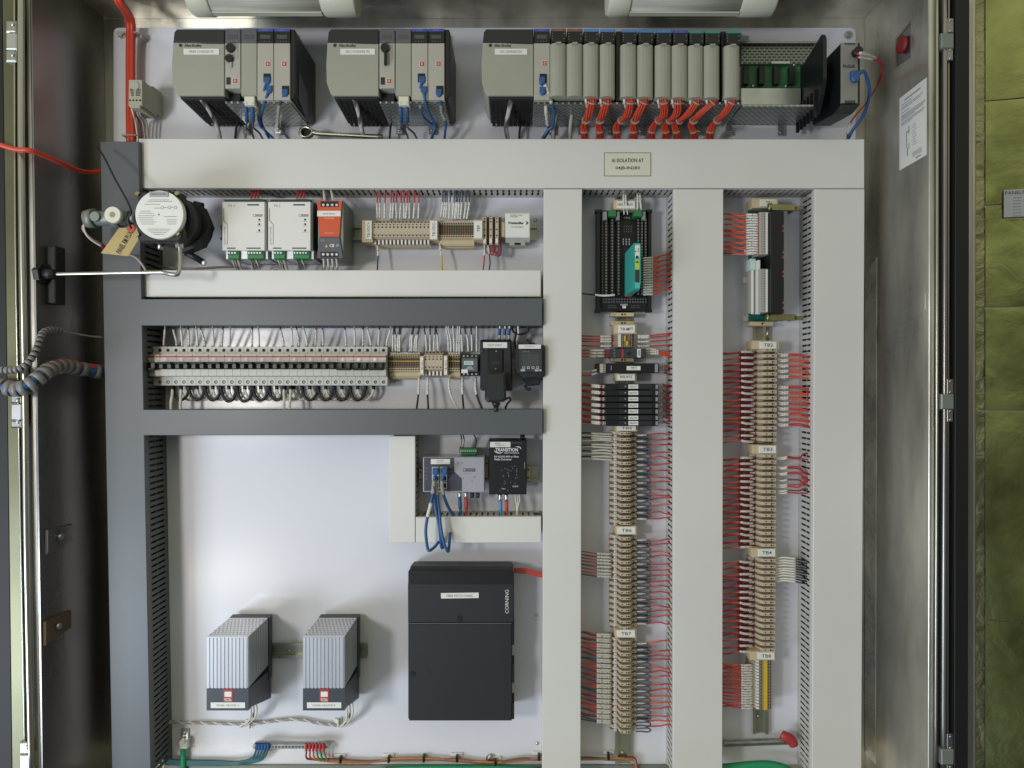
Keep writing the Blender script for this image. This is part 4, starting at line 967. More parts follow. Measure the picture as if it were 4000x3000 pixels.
t = thing('rail_clamp', 'tan rail clamp under the tall interface board', 'clamp', W(2978, 1264, .02)); fbp(t, 'body', 2932, 1256, 3022, 1272, .045, .014, 'tan_light'); b = MB(); b.disc(2978, 1264, .045, 4, 'hole'); b.build('clamp_screw', t)
p = W(2998, 1300, .016); b = MB(); b.cyl(W(2998, 1272, .012), W(2998, 1332, .012), .004, .004, 'steel_bright', 10); tag(b.build('rail_rod', origin=p), 'short bright rod on the rail above the TB2 tag', 'rod')
# HART mux board
t = thing('multiplexer_board', 'large black multiplexer board with rows of screws', 'circuit board', W(2436, 1020, .02))
b = MB(); b.fb(2329, 822, 2545, 1216, .032, .014, 'plc_black', .001); b.fb(2329, 822, 2345, 1216, .042, .03, 'plc_black', .001); b.fb(2532, 822, 2545, 1216, .042, .03, 'plc_black', .001)
b.fb(2326, 818, 2352, 830, .044, .02, 'plc_black', .001); b.fb(2526, 818, 2548, 830, .044, .02, 'plc_black', .001); b.fb(2326, 1206, 2350, 1219, .044, .02, 'plc_black', .001); b.fb(2528, 1206, 2548, 1219, .044, .02, 'plc_black', .001); b.build('carrier', t)
for x0, x1 in ((2348, 2360), (2361, 2375), (2384, 2399), (2409, 2423), (2487, 2499), (2502, 2513), (2516, 2528)):
    b = MB(); b.fb(x0, 853, x1, 1156, .044 if x0 > 2349 else .037, .03, 'plc_black', .0008); s = b.build('terminal_strip', t)
    b = MB()
    for k in range(26): b.disc((x0+x1)/2, 860+k*11.5, .044 if x0 > 2349 else .037, 3.6 if x0 > 2349 else 1.8, 'screw', .0008, 7)
    b.build('screw_row', s)
b = MB(); b.fb(2357, 826, 2372, 858, .055, .03, 'print_dim', .001); b.fb(2409, 826, 2421, 858, .055, .03, 'print_dim', .001); b.fb(2509, 826, 2522, 858, .055, .03, 'print_dim', .001); b.build('ejector', t)
for a, c in (((2377, 822, 2407, 842)), ((2477, 822, 2508, 842))) if False else (((2377, 2407)), ((2477, 2508))):
    b = MB(); b.fb(a, 821, c, 845, .06, .03, 'green_plug', .001); b.build('green_plug', t)
b = MB(); 
for k in range(3): b.disc(2440+k*9, 851, .034, 4, 'screw')
for k in range(12): b.disc(2438+(k % 4)*9, 885+(k//4)*10, .033, 1.8, 'screw')
for k in range(9): b.fb(2433+(k % 3)*12, 932+(k//3)*9, 2437+(k % 3)*12, 938+(k//3)*9, .04, .03, 'mauve', 0)
b.build('components', t)
b = MB()
for k in range(34): b.disc(2358+(k % 17)*10.3, 1169+(k//17)*11, .034, 3.4, 'print_dim', .0006, 6); b.disc(2358+(k % 17)*10.3, 1169+(k//17)*11, .0346, 2.0, 'plc_black', .0003, 6)
for k in range(24): b.disc((2376 if k < 12 else 2466)+(k % 6)*6, 1194+((k//6) % 2)*7, .034, 1.4, 'print_dim', .0004, 6)
b.fb(2424, 1187, 2452, 1193, .036, .033, 'mauve', 0); b.fb(2432, 1194, 2445, 1204, .036, .033, 'label_white', 0); b.build('ribbon_connector', t)
# teal barrier
t = thing('isolating_barrier', 'turquoise isolating barrier plugged into the black multiplexer board', 'module', W(2470, 1050, .03))
HTB = .165; xa = W(2479, 0, HTB).x; xb = W(2503, 0, HTB).x; zt = W(0, 946, HTB).z; zb = W(0, 1128, HTB).z
b = MB(); b.profx([(HTB, zt-.006), (HTB-.008, zt), (.04, zt+.0), (.04, zb), (HTB-.015, zb), (HTB, zb+.01)], xa, xb, 'teal'); b.build('case', t)
b = MB(); b.fb(2481, 952, 2501, 1126, HTB+.0008, HTB-.001, 'teal_light', .0008); f = b.build('front', t)
b = MB(); b.fb(2481, 958, 2499, 1005, .0014+HTB, HTB+.0005, 'label_white', 0); b.disc(2483, 981, HTB+.0014, 2.5, 'ink'); b.disc(2493, 973, HTB+.0014, 2.5, 'ink'); b.disc(2493, 981, HTB+.0014, 2.5, 'ink'); b.fb(2484, 999, 2494, 1009, .0017+HTB, HTB+.001, 'ink', 0)
b.fb(2481, 1014, 2498, 1052, .0014+HTB, HTB+.0005, 'lime', 0); b.text('eb', 2483, 1018, 2495, 1027, .0015+HTB, 'ink', bold=.04); b.fb(2481, 1054, 2498, 1103, .0014+HTB, HTB+.0005, 'black_soft', 0); b.build('front_label', f)
b = MB(); b.fb(2447, 1147, 2468, 1159, .05, .04, 'red', .001); b.build('red_latch', t)
# ---------------- column wiring
GRD = 'red wires into the duct right of the middle column'; GJ = 'charcoal jumper loops of the middle column'
for ys, nm in ((y5, 'TB5'), (y6, 'TB6'), (y7, 'TB7')):
    for i, y in enumerate(ys):
        dy = rnd.uniform(-6, 6); e = 2650
        if i == len(ys)-1: continue
        o = wire('field_wire', [(2488, y+3, .034), (2510, y+2, .040), (2536, y+dy*.6+2, .040), (2575, y+dy-rnd.uniform(-2, 6), .044+rnd.uniform(-.008, .01)), (2608, y+dy-rnd.uniform(-4, 7), .046), (e, y+rnd.uniform(-10, 12), .045)], 'wire_red' if rnd.random() < .8 else 'wire_orange',
             'red wire from the %s terminal of %s to the right duct' % (ORDS[i], nm), 'wire', GRD, sleeves=[(.0, .33, 'sleeve', 1.5)])
        if i < len(ys)-2 or nm == 'TB7':
            wire('jumper_wire', [(2486, y+8, .036), (2508, y+7, .042), (2530, y+7, .044), (2540, y+12, .046), (2541, y+17, .046), (2530, y+22, .044), (2508, y+20, .042), (2486, y+20, .036)], 'wire_charcoal',
             'charcoal jumper loop right of the %s terminal of %s' % (ORDS[i], nm), 'wire', GJ, r=.0018, n=3)
            if rnd.random() < .5: wire('jumper_wire', [(2488, y+12, .030), (2512, y+14, .034), (2534, y+15, .034), (2512, y+17, .034), (2488, y+17, .030)], 'wire_charcoal',
             'inner charcoal loop right of the %s terminal of %s' % (ORDS[i], nm), 'wire', GJ, r=.0018, n=3)
for nm, ys in (('TB5', [1693, 1702, 1711, 1720, 1737, 1746, 1761, 1770, 1784, 1793]),):
    for i, y in enumerate(ys):
        wire('control_wire', [(2250, y+rnd.uniform(-4, 4), .045), (2290, y+rnd.uniform(-3, 3), .045), (2318, y, .044), (2360, y+rnd.uniform(-3, 3), .04), (2396, y+4, .034)], 'wire_black' if i % 2 == 0 else 'wire_white',
             '%s white sleeved wire left of the first TB5 terminals' % ORDS[i], 'wire', 'white sleeved wires left of TB5', sleeves=[(.42, .95, 'wire_white', 1.25)])
for i, y in enumerate([2163, 2176, 2188, 2200, 2214, 2228, 2241, 2252]):
    c = 'wire_red' if i % 3 != 1 else 'wire_charcoal'
    wire('control_wire', [(2250, y-12+rnd.uniform(-3, 3), .045), (2285, y-8, .045), (2320, y-2, .045), (2350, y, .042), (2394, y+2, .034)], c, '%s %s wire left of the first TB6 terminals' % (ORDS[i], 'red' if c == 'wire_red' else 'charcoal'), 'wire', 'wires left of TB6', sleeves=[(.6, .95, 'sleeve', 1.5)])
for i in range(18):
    y = 2476+i*19.8
    for j in range(2):
        c = 'wire_red' if (j == 0 and i % 6 != 5) else ('wire_orange' if i % 4 == 2 else 'wire_charcoal')
        wire('control_wire', [(2250, y-12+rnd.uniform(-9, 8), .045), (2284, y-8+j*5+rnd.uniform(-4, 4), .046), (2318, y-1+j*7+rnd.uniform(-2, 2), .045), (2350, y+2+j*8, .042), (2394, y+3+j*8, .034)], c,
             '%s wire of the %s pair left of TB7' % (('upper', 'lower')[j], ORDS[i]), 'wire', 'paired wires left of TB7', sleeves=[(.6, .95, 'sleeve', 1.5)], n=4)
# around MFT / relays
for i, y in enumerate([1313, 1324, 1333, 1351]):
    wire('control_wire', [(2250, y-3, .045), (2290, y, .045), (2346, y+1, .044), (2392, y+1, .04)], 'wire_red', '%s red wire left of the TB-MFT terminals' % ORDS[i], 'wire', 'red wires left of TB-MFT', sleeves=[(.66, .95, 'sleeve', 1.5)])
for i, y in enumerate([1311, 1318, 1334, 1352]):
    wire('control_wire', [(2488, y+1, .04), (2535, y, .042), (2600, y-7+i, .045), (2650, y-10, .045)], 'wire_red', '%s red wire right of the TB-MFT terminals' % ORDS[i], 'wire', 'red wires right of TB-MFT', sleeves=[(.02, .35, 'sleeve', 1.5)])
for i, y in enumerate([1369, 1380, 1392]):
    wire('control_wire', [(2250, y+rnd.uniform(-8, 8), .04), (2285, y, .045), (2318, y, .045), (2370, y-1, .04)], 'wire_orange', '%s orange wire left of the watchdog module' % ORDS[i], 'wire', 'orange wires left of the watchdog', sleeves=[(.52, .92, 'sleeve', 1.5)])
    wire('control_wire', [(2520, 1368+i*8, .04), (2545, 1364+i*9, .045), (2580, 1372+i*6, .045), (2610, 1376+i*8, .045), (2650, 1360+i*22, .045)], 'wire_orange', '%s orange wire right of the watchdog module' % ORDS[i], 'wire', 'orange wires right of the watchdog', sleeves=[(.05, .45, 'sleeve', 1.5)])
for i, (y, yy) in enumerate(((1440, 1443), (1455, 1452))):
    wire('control_wire', [(2250, 1443+i*10, .04), (2285, y+12, .045), (2315, y+8, .045), (2345, yy, .05)], 'wire_orange' if i else 'wire_white', '%s wire left of the MFT module' % ('upper', 'lower')[i], 'wire', 'wires left of the MFT module', sleeves=[(.6, .98, 'sleeve', 1.5)])
for i in range(3):
    wire('control_wire', [(2572, 1430+i*8, .05), (2590, 1432+i*10, .05), (2612, 1434+i*14, .045), (2650, 1436+i*16, .045)], 'wire_maroon' if i else 'wire_red', '%s wire right of the MFT module' % ORDS[i], 'wire', 'wires right of the MFT module', sleeves=[(.0, .38, 'wire_grey', 1.4)])
for i in range(7):
    yc = (1510, 1534.5, 1559, 1584, 1607, 1632, 1653)[i]
    for j in range(2):
        wire('control_wire', [(2250, yc-14+j*3+rnd.uniform(-4, 4), .035), (2290, yc-10+j*6, .04), (2315, yc-6+j*6, .05), (2352, yc-3+j*6, .06)], 'wire_red' if j else 'wire_orange', '%s wire left of the %s relay' % (('upper', 'lower')[j], ORDS[i]), 'wire', 'wires left of the relays', sleeves=[(.6, .92, 'sleeve', 1.5)])
        wire('control_wire', [(2570, yc-3+j*6, .055), (2590, yc-2-j*6, .05), (2610, yc-6+j*8, .045), (2650, yc-8+j*12, .045)], 'wire_maroon' if j else 'wire_red', '%s wire right of the %s relay' % (('upper', 'lower')[j], ORDS[i]), 'wire', 'wires right of the relays', sleeves=[(.0, .3, 'wire_grey', 1.4)])
# HART mux wires
for i in range(16):
    y = 1010+i*9.4; ye = 985+ (i//2)*19.5
    wire('signal_wire', [(2512, y, .048), (2535, y-2, .05), (2558, y-4+(i % 2)*2, .05), (2590, ye+12, .05), (2655, ye+(i % 2)*8+rnd.uniform(-3, 3), .045)], 'wire_orange', '%s orange wire right of the black multiplexer board' % ORDS[i], 'wire', 'orange wires of the multiplexer board', sleeves=[(.0, .42, 'sleeve', 1.5)])
for i, (x, xb2, c) in enumerate(((2438, 2442, 'wire_white'), (2446, 2444, 'wire_white'), (2490, 2492, 'wire_charcoal'), (2500, 2496, 'wire_charcoal'))):
    wire('supply_wire', [(xb2, 720, .05), (x, 748, .05), (x-2 if i < 2 else x+1, 775, .066), (x+(i % 2)*6, 838, .05)], c, '%s supply wire dropping to the black multiplexer board' % ORDL[i], 'wire', 'supply wires above the multiplexer board', sleeves=[(.45, .9, 'sleeve', 1.5)])
wire('control_wire', [(2250, 1140, .045), (2285, 1148, .045), (2325, 1152, .046), (2360, 1155, .05), (2402, 1152, .05)], 'wire_black', 'black wire with white sleeve at the lower left of the multiplexer board', 'wire', sleeves=[(.5, 1, 'wire_white', 1.5)])
# column B wiring left
for ys, nm, dx in ((yb2, 'TB2', 0), (yb3, 'TB3', -3), (yb4, 'TB4', -6)):
    for i, y in enumerate(ys):
        c = 'wire_orange' if rnd.random() < .55 else 'wire_red'; a = rnd.uniform(-4, 4)
        wire('field_wire', [(2806, y+8+rnd.uniform(-9, 8), .04), (2840, y+5+a+rnd.uniform(-4, 3), .045+rnd.uniform(-.01, .01)), (2890+dx, y+a, .052), (2915+dx, y+2, .051), (2948+dx, y+3, .040)], c, '%s wire into the %s terminal of %s' % ('orange' if c == 'wire_orange' else 'red', ORDS[i], nm), 'wire', 'red and orange wires left of the right column', sleeves=[(.54, .94, 'sleeve', 1.75)])
        if rnd.random() < .7:
            wire('field_wire', [(2806, y+12, .035), (2840, y+9+a, .038), (2890+dx, y+3+a, .040), (2925+dx, y+6, .036)], c, 'second wire beside the %s terminal of %s' % (ORDS[i], nm), 'wire', 'red and orange wires left of the right column')
        if i < 15:
            for j in range(3):
                k = j*2.3
                wire('jumper_wire', [(2950+dx, y+5+k*.4, .034), (2925+dx, y+4+k, .038-.003*j), (2897+dx+j*5, y+4+k, .040-.003*j), (2888+dx+j*7, y+11, .042-.003*j), (2897+dx+j*5, y+21-k, .040-.003*j), (2925+dx, y+20-k, .038-.003*j), (2950+dx, y+19-k*.4, .034)], 'wire_maroon', '%s maroon jumper loop left of the %s terminal of %s' % (('outer', 'middle', 'inner')[j], ORDS[i], nm), 'wire', 'maroon jumper loops left of the right column', r=.0020, n=3)
# column B right
for i in range(14):
    y = 1385+i*21
    if i == 5: continue
    for j in range(2):
        wire('field_wire', [(3036, y-2+j*7, .034), (3058, y+j*6, .042), (3080, y+j*5-1, .044), (3115, y-1+j*6+rnd.uniform(-3, 3), .05), (3150, y+6+j*6+rnd.uniform(-3, 3), .055), (3202, y+16+j*6, .05)], 'wire_red' if rnd.random() < .5 else 'wire_orange', '%s wire of the %s pair right of TB2' % (('upper', 'lower')[j], ORDS[i]), 'wire', 'paired red wires right of TB2', sleeves=[(.02, .4, 'sleeve', 1.5)])
for i, (y, ye) in enumerate(((1786, 1768), (1792, 1790), (1825, 1840), (1830, 1846), (1848, 1860), (1853, 1868), (1876, 1888), (1894, 1875), (1902, 1880), (1917, 1906), (1926, 1922))):
    wire('field_wire', [(3032, y-2, .034), (3055, y+2, .042), (3078, y-2, .044), (3120, y+rnd.uniform(-3, 3), .05), (3145, ye+4, .052), (3202, ye+14, .05)], 'wire_red' if i % 3 else 'wire_maroon', '%s red wire right of TB3' % ORDS[i], 'wire', 'red wires right of TB3', sleeves=[(.02, .38, 'wire_white', 1.3)])
for i in range(10):
    y = 2185+i*10
    wire('field_wire', [(3028, y, .034), (3060, y-6+rnd.uniform(-2, 2), .042), (3108, y-2, .046), (3140, y+4, .05), (3202, y+12+rnd.uniform(-5, 5), .05)], 'wire_black', '%s black wire with long white sleeve right of TB4' % ORDS[i], 'wire', 'black wires with white sleeves right of TB4', sleeves=[(.0, .5, 'wire_white', 1.35)])
for i in range(18):
    y = 2598+i*9.9
    wire('field_wire', [(2806, y-10+rnd.uniform(-8, 8), .04), (2845, y-6+rnd.uniform(-6, 6), .045), (2888, y-2, .045), (2915, y, .045), (2946, y-2, .04)], 'wire_red' if i % 3 else 'wire_orange', '%s red wire left of the TB8 terminals' % ORDS[i], 'wire', 'red wires left of TB8', sleeves=[(.56, .93, 'sleeve', 1.5)])
for i in range(16):
    y = 840+i*10; ye = (i//2)*21+836
    wire('signal_wire', [(2806, ye+rnd.uniform(-3, 9), .045), (2850, ye+rnd.uniform(-4, 6), .05), (2900, ye+6+(i % 2)*6, .06), (2926, y-2, .07), (2972, y, .08)], 'wire_orange', '%s orange wire into the upper strip of the interface board' % ORDS[i], 'wire', 'orange wires of the interface board', sleeves=[(.66, .93, 'sleeve', 1.5), (.94, .98, 'red', 1.5)])
for i in range(3):
    wire('signal_wire', [(2806, 992+i*3, .045), (2860, 990+i*2, .05), (2905, 980+i*7, .06), (2950, 985+i*3, .07)], ('wire_blue', 'wire_charcoal', 'wire_grey')[i], ('blue', 'charcoal', 'grey')[i]+' wire below the orange wires of the interface board', 'wire', sleeves=[(.68, .96, 'sleeve', 1.5)])
# ================================================================== power supplies
HS = .105
def supply(x, num, label):
    t = thing('power_supply', label, 'power supply', W(x+85, 990, .01), 'white power supplies')
    b = MB(); p = W(x+8, 984, .1); q = W(x+168, 778, .1)
    b.box(p.x, q.x, p.z+.004, q.z, .100, .012, 'psu_side', .001); o = b.build('case', t)
    b = MB(); b.box(p.x+.004, q.x, p.z+.0025, p.z+.0045, .098, .014, 'perforated'); b.build('perforated_underside', o)
    b = MB(); b.poly([(x+10, 775), (x+174, 775), (x+174, 792), (x+10, 792)], .092, .08, 'cyan_plastic', .0008); b.poly([(x+14, 975), (x+177, 975), (x+179, 985), (x+179, 1012), (x+14, 1012)], .092, .03, 'alu_light', .0008); b.build('end_trim', t)
    b = MB(); b.fb(x, 788, x+166, 978, HS, .085, 'psu_white', .001); f = b.build('front', t)
    b = MB()
    b.fb(x+98, 797, x+144, 803, HS+.0004, HS, 'pcb_teal', 0); b.fb(x+19, 967, x+52, 972, HS+.0004, HS, 'pcb_teal', 0); b.fb(x+94, 967, x+150, 972, HS+.0004, HS, 'pcb_teal', 0)
    b.text('QUINT POWER', x+7, 885, x+14, 955, HS, 'ink_soft', rot=90)
    b.poly([(x+4, 814), (x+7, 814), (x+7, 860), (x+21, 876), (x+21, 955), (x+19, 955), (x+19, 877), (x+4, 862)], HS+.0004, HS, 'frame_grey')
    b.fb(x+120, 837, x+157, 846, HS+.0004, HS, 'ink_soft', 0); b.fb(x+122, 838.5, x+129, 844.5, HS+.0006, HS, 'psu_white', 0); b.text('CONTACT', x+131, 839, x+155, 844.5, HS+.0004, 'psu_white')
    for y in (858, 876, 900): b.disc(x+145, y, HS, 4, 'ink', .0005, 10)
    b.text('DC OK', x+138, 863, x+153, 866, HS, 'ink_soft'); b.text('Boost', x+136, 881, x+154, 884, HS, 'ink_soft'); b.text('18-29,5 V', x+132, 905, x+158, 909, HS, 'ink_soft')
    b.text('PS %d' % num, x+24, 799, x+48, 808, HS, 'ink_soft'); b.build('printing', f)
    for (a, c, y0, y1, n) in ((22, 66, 980, 1010, 3), (98, 162, 980, 1010, 5), (108, 154, 776, 790, 4)):
        b = MB(); b.fb(x+a, y0, x+c, y1, .099, .07, 'green_plug', .001); 
        if y0 > 900: b.fb(x+a-1, y0, x+c-6, y0+15, .1005, .07, 'pcb_green', .0006)
        g = b.build('green_plug', t); b = MB()
        for k in range(n): b.disc(x+a+6+k*11, y0+8, .1008 if y0 > 900 else .099, 3.6, 'alu_light', .0008, 8)
        b.build('screw_row', g)
    return t
supply(868, 1, 'left white power supply with green plugs, marked PS 1'); supply(1047, 2, 'right white power supply with green plugs, marked PS 2')
for s, x in (('left', 868), ('right', 1047)):
    for k, (a, e) in enumerate(((36, 52), (46, 62), (56, 76), (106, 124), (128, 146))):
        wire('supply_wire', [(x+a, 1005, .09), (x+(a+e)/2, 1025, .07), (x+e, 1050, .05), (x+e+3, 1075, .05)], 'wire_grey' if k % 2 else 'wire_white', '%s wire under the %s white power supply' % (ORDL[k], s), 'wire', 'wires under the white power supplies', r=.0022)
    for k in range(3):
        wire('supply_wire', [(x+112+k*14, 782, .09), (x+116+k*12, 762, .08), (x+124+k*10, 745, .06), (x+128+k*12, 720, .05)], 'wire_red', '%s red wire above the %s white power supply' % (ORDL[k], s), 'wire', 'red wires above the white power supplies', r=.0024)
# orange diode module
t = thing('diode_module', 'orange and black diode module right of the white power supplies', 'module', W(1290, 1000, .01))
HO = .11
b = MB(); b.fb(1242, 784, 1342, 1004, HO-.004, .012, 'frame_grey', .001); o = b.build('case', t); p = W(1242, 1004, HO-.004); q = W(1342, 1004, HO-.004)
b = MB(); b.box(p.x, q.x, p.z-.0025, p.z-.0005, .1, .014, 'perforated'); b.build('perforated_underside', o)
b = MB(); b.poly([(1238, 784), (1337, 784), (1333, 823), (1326, 925), (1247, 925), (1241, 823)], HO, HO-.004, 'orange_face', .0006); b.build('orange_front', t)
b = MB(); b.poly([(1247, 926), (1326, 926), (1340, 1008), (1237, 1008)], HO, HO-.004, 'module_grey', .0006); f = b.build('lower_front', t)
b = MB(); b.text('CE', 1287, 953, 1306, 965, HO, 'print_white', bold=.03); b.poly([(1269, 966), (1281, 966), (1275, 953)], HO+.0004, HO, 'yellow'); b.disc(1319, 959, HO, 6, 'print_dim', .0004, 12)
b.text('UL', 1252, 934, 1268, 943, HO, 'print_dim', bold=.03); b.text('Us 24VDC 10A', 1280, 932, 1318, 935, HO, 'print_dim'); b.text('EN60950-1', 1282, 940, 1316, 943, HO, 'print_dim'); b.build('printing', f)
b = MB(); b.fb(1239, 823, 1331, 845, HO+.0014, HO, 'label_white', .0003); b.text('DIODE MODULE', 1262, 832, 1309, 838, HO+.0014, 'ink_soft'); b.build('name_label', t)
b = MB(); b.text('WEIDMULLER', 1265, 850, 1305, 855, HO, 'label_cream'); b.text('CP M DM', 1268, 908, 1302, 913, HO, 'label_cream'); b.build('printing', t)
for y0 in (786, 983):
    b = MB(); b.fb(1252, y0, 1322, y0+22, HO+.0006, HO-.006, 'plc_black', .0006); g = b.build('terminal_slot', t); b = MB()
    for k in range(4): b.disc(1263+k*17.4, y0+15 if y0 < 900 else y0+11, HO+.0006, 5, 'alu_light', .001, 10)
    b.build('screw_row', g)
for k in range(2): wire('supply_wire', [(1262+k*28, 720, .05), (1266+k*30, 755, .07), (1268+k*34, 786, .1)], 'wire_white', '%s white wire above the orange diode module' % ORDL[k], 'wire', 'wires above the orange diode module', r=.0030)
for k in range(4): wire('supply_wire', [(1264+k*16, 1004, .1), (1266+k*17, 1030, .08), (1268+k*16, 1070, .05)], 'sleeve' if k != 1 else 'wire_white', '%s wire under the orange diode module' % ORDL[k], 'wire', 'wires under the orange diode module', r=.0028)
# ---- distribution terminals
endlabel('TB-VDC+', 1427, 862, 1452, 934, 'upright end bracket with tag TB-VDC+', rot=90, tx=(1434, 868, 1445, 928), bx=(1414, 860, 1456, 946))
endlabel('TB-VDC-', 1681, 862, 1708, 934, 'upright end bracket with tag TB-VDC-', rot=90, tx=(1689, 866, 1700, 924), bx=(1678, 858, 1712, 936))
endlabel('TB9', 1853, 862, 1884, 930, 'upright end bracket with tag TB9', rot=90, tx=(1863, 880, 1874, 906), bx=(1850, 858, 1888, 936))
row(term_h('brown', 14.9), 'supply_terminal', [(1464+14.9*i, 905) for i in range(15)], lambda i: '%s brown terminal right of the TB-VDC+ tag' % ORDL[i], 'brown terminals of the plus supply strip')
row(term_h('narrow', 9.15), 'slim_terminal', [(1718+9.15*i, 903) for i in range(15)], lambda i: '%s slim terminal right of the TB-VDC- tag' % ORDL[i], 'slim terminals of the minus supply strip')
row(term_h('fuse', 23), 'fuse_terminal', [(1899+23.5*i, 897) for i in range(3)], lambda i: '%s tall fuse terminal right of the TB9 tag' % ORDL[i], 'tall fuse terminals of TB9')
rx = [1474, 1484, 1505, 1528, 1536, 1549, 1566, 1581, 1590, 1600, 1619, 1636]
for i, x in enumerate(rx):
    wire('supply_wire', [(x-3, 722, .05), (x, 750, .055), (x+rnd.uniform(-2, 2), 800, .055), (x-2+rnd.uniform(-3, 3), 855, .042)], 'wire_red', '%s red wire dropping into the TB-VDC+ terminals' % ORDL[i], 'wire', 'red wires above TB-VDC+', sleeves=[(.62, 1, 'sleeve', 1.5)])
gx = [1722, 1730, 1738, 1752, 1768, 1774, 1782, 1790, 1800, 1812, 1824]
for i, x in enumerate(gx):
    wire('supply_wire', [(x+4, 722, .05), (x+8, 750, .055), (x+6+rnd.uniform(-3, 3), 800, .055), (x+rnd.uniform(-3, 3), 855, .042)], 'wire_charcoal', '%s charcoal wire dropping into the TB-VDC- terminals' % ORDL[i], 'wire', 'charcoal wires above TB-VDC-', sleeves=[(.6, 1, 'sleeve', 1.5)])
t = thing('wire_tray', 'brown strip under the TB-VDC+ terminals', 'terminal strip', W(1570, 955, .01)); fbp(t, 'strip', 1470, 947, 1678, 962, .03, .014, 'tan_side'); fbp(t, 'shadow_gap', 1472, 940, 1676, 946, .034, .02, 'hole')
wire('supply_wire', [(1474, 950, .035), (1477, 990, .04), (1475, 1030, .045), (1474, 1070, .05)], 'wire_blue', 'blue wire below the leftmost TB-VDC+ terminal', 'wire', sleeves=[(0, .42, 'sleeve', 1.4)], r=.002)
wire('supply_wire', [(1718, 950, .035), (1723, 990, .04), (1727, 1030, .045), (1727, 1070, .05)], 'wire_yellow', 'yellow wire below the TB-VDC- terminals', 'wire', sleeves=[(0, .42, 'sleeve', 1.4)], r=.002)
wire('supply_wire', [(1894, 945, .04), (1893, 990, .045), (1890, 1030, .05), (1884, 1070, .05)], 'wire_red', 'red wire below the leftmost TB9 fuse terminal', 'wire', sleeves=[(.1, .4, 'sleeve', 1.4)])
wire('supply_wire', [(1906, 955, .04), (1911, 990, .045), (1914, 1030, .05), (1908, 1070, .05)], 'wire_charcoal', 'charcoal wire below the TB9 fuse terminals', 'wire', sleeves=[(.05, .35, 'sleeve', 1.4)])
for i, (a, c_, lo, m) in enumerate(((1896, 1920, 990, 'wire_charcoal'), (1912, 1930, 995, 'wire_maroon'), (1922, 1952, 998, 'wire_red'), (1934, 1958, 1000, 'wire_charcoal'), (1928, 1948, 992, 'wire_maroon'))):
    wire('jumper_wire', [(a, 940, .04), (a+1, 970, .045), (a+4, lo-5, .045), ((a+c_)/2, lo, .045), (c_-3, lo-6, .045), (c_, 970, .045), (c_, 940, .04)], m, '%s looped jumper wire below the TB9 fuse terminals' % ORDL[i], 'wire', 'looped jumpers below TB9', n=4)
t = thing('fuse_holder', 'white spare fuse holder box with black logo', 'fuse box', W(2020, 950, .01))
fbp(t, 'box', 1974, 831, 2071, 928, .09, .03, 'label_white', .002); b = MB(); b.text('Weidmüller', 1984, 866, 2046, 876, .0902, 'ink', bold=.03); b.text('SPARE FUSE', 1994, 838, 2040, 843, .0902, 'ink_soft'); b.text('HOLDER', 1994, 844, 2022, 849, .0902, 'ink_soft'); b.text('7914750001', 1996, 884, 2044, 890, .0902, 'ink_soft')
b.poly([(2053, 865), (2059, 865), (2064, 871), (2059, 877), (2053, 877), (2058, 871)], .0906, .09, 'ink'); b.build('printing', t)
fbp(t, 'base', 1990, 925, 2052, 958, .05, .014, 'thermo'); fbp(t, 'notch', 2010, 948, 2034, 957, .0505, .05, 'hole', 0)
t = thing('rail_clamp', 'tan end clamp at the left of the TB-VDC+ strip', 'clamp', W(1418, 905, .02)); fbp(t, 'body', 1412, 880, 1424, 944, .04, .014, 'tan_light')
t = thing('rail_clamp', 'tan end clamp left of the white fuse holder box', 'clamp', W(1964, 900, .02)); fbp(t, 'body', 1956, 868, 1972, 925, .04, .014, 'tan_light')
# ================================================================== circuit breakers
def breaker(off):
    w2 = 31.15*K; e = .0003; parts = []
    b = MB(); Z = lambda y: (1430-y)*K
    prof = [(.014, Z(1352)), (.050, Z(1354)), (.050, Z(1386)), (.066, Z(1390)), (.068, Z(1396)), (.068, Z(1416)), (.060, Z(1418)), (.060, Z(1441)), (.068, Z(1443)), (.068, Z(1467)), (.066, Z(1470)), (.050, Z(1472)), (.050, Z(1505)), (.014, Z(1507))]
    for s in (-1, 1):
        b.profx([(h, z) for h, z in prof], s*w2/2-w2/2+e, s*w2/2+w2/2-e, 'breaker') if s == -1 else None
    b.profx([(h, z) for h, z in prof], e, w2-e, 'breaker'); 
    for x in (-w2*.98, w2*.98): pass
    b.box(-w2+.001, w2-.001, Z(1389.5), Z(1387), .0665, .052, 'breaker_edge')
    b.box(-w2*.55, -w2*.2, Z(1413), Z(1399), .0686, .068, 'label_white', 0); b.text
    parts.append(('body', b))
    r = MB(); r.box(-w2+.0008, w2-.0008, Z(1397.5), Z(1391.5), .0688, .066, 'red', .0002); parts.append(('red_stripe', r))
    l = MB(); yh = (1438, 1447) if off else (1415, 1424)
    l.box(-w2+.0015, w2-.003, Z(yh[1]), Z(yh[0]), .086, .076, 'plc_black', .002)
    for x in (-w2*.55, w2*.45): l.box(x-w2*.27, x+w2*.27, Z(1441), Z(1418), .080, .058, 'plc_black', .001)
    parts.append(('lever', l))
    s = MB()
    for x in (-w2/2, w2/2):
        for y in (1368, 1492): s.cyl((x, -.0500, Z(y)), (x, -.0506, Z(y)), 6.4*K, 6.4*K, 'hole', 14)
        s.cyl((x+1.5*K, -.0506, Z(1492)), (x+1.5*K, -.0510, Z(1492)), 3.2*K, 3.2*K, 'screw', 8)
    parts.append(('clamp_screw', s)); return parts
xs = [605+62.55*i for i in range(15)]
grp = 'two pole circuit breakers in the long row'
on = None; offp = None
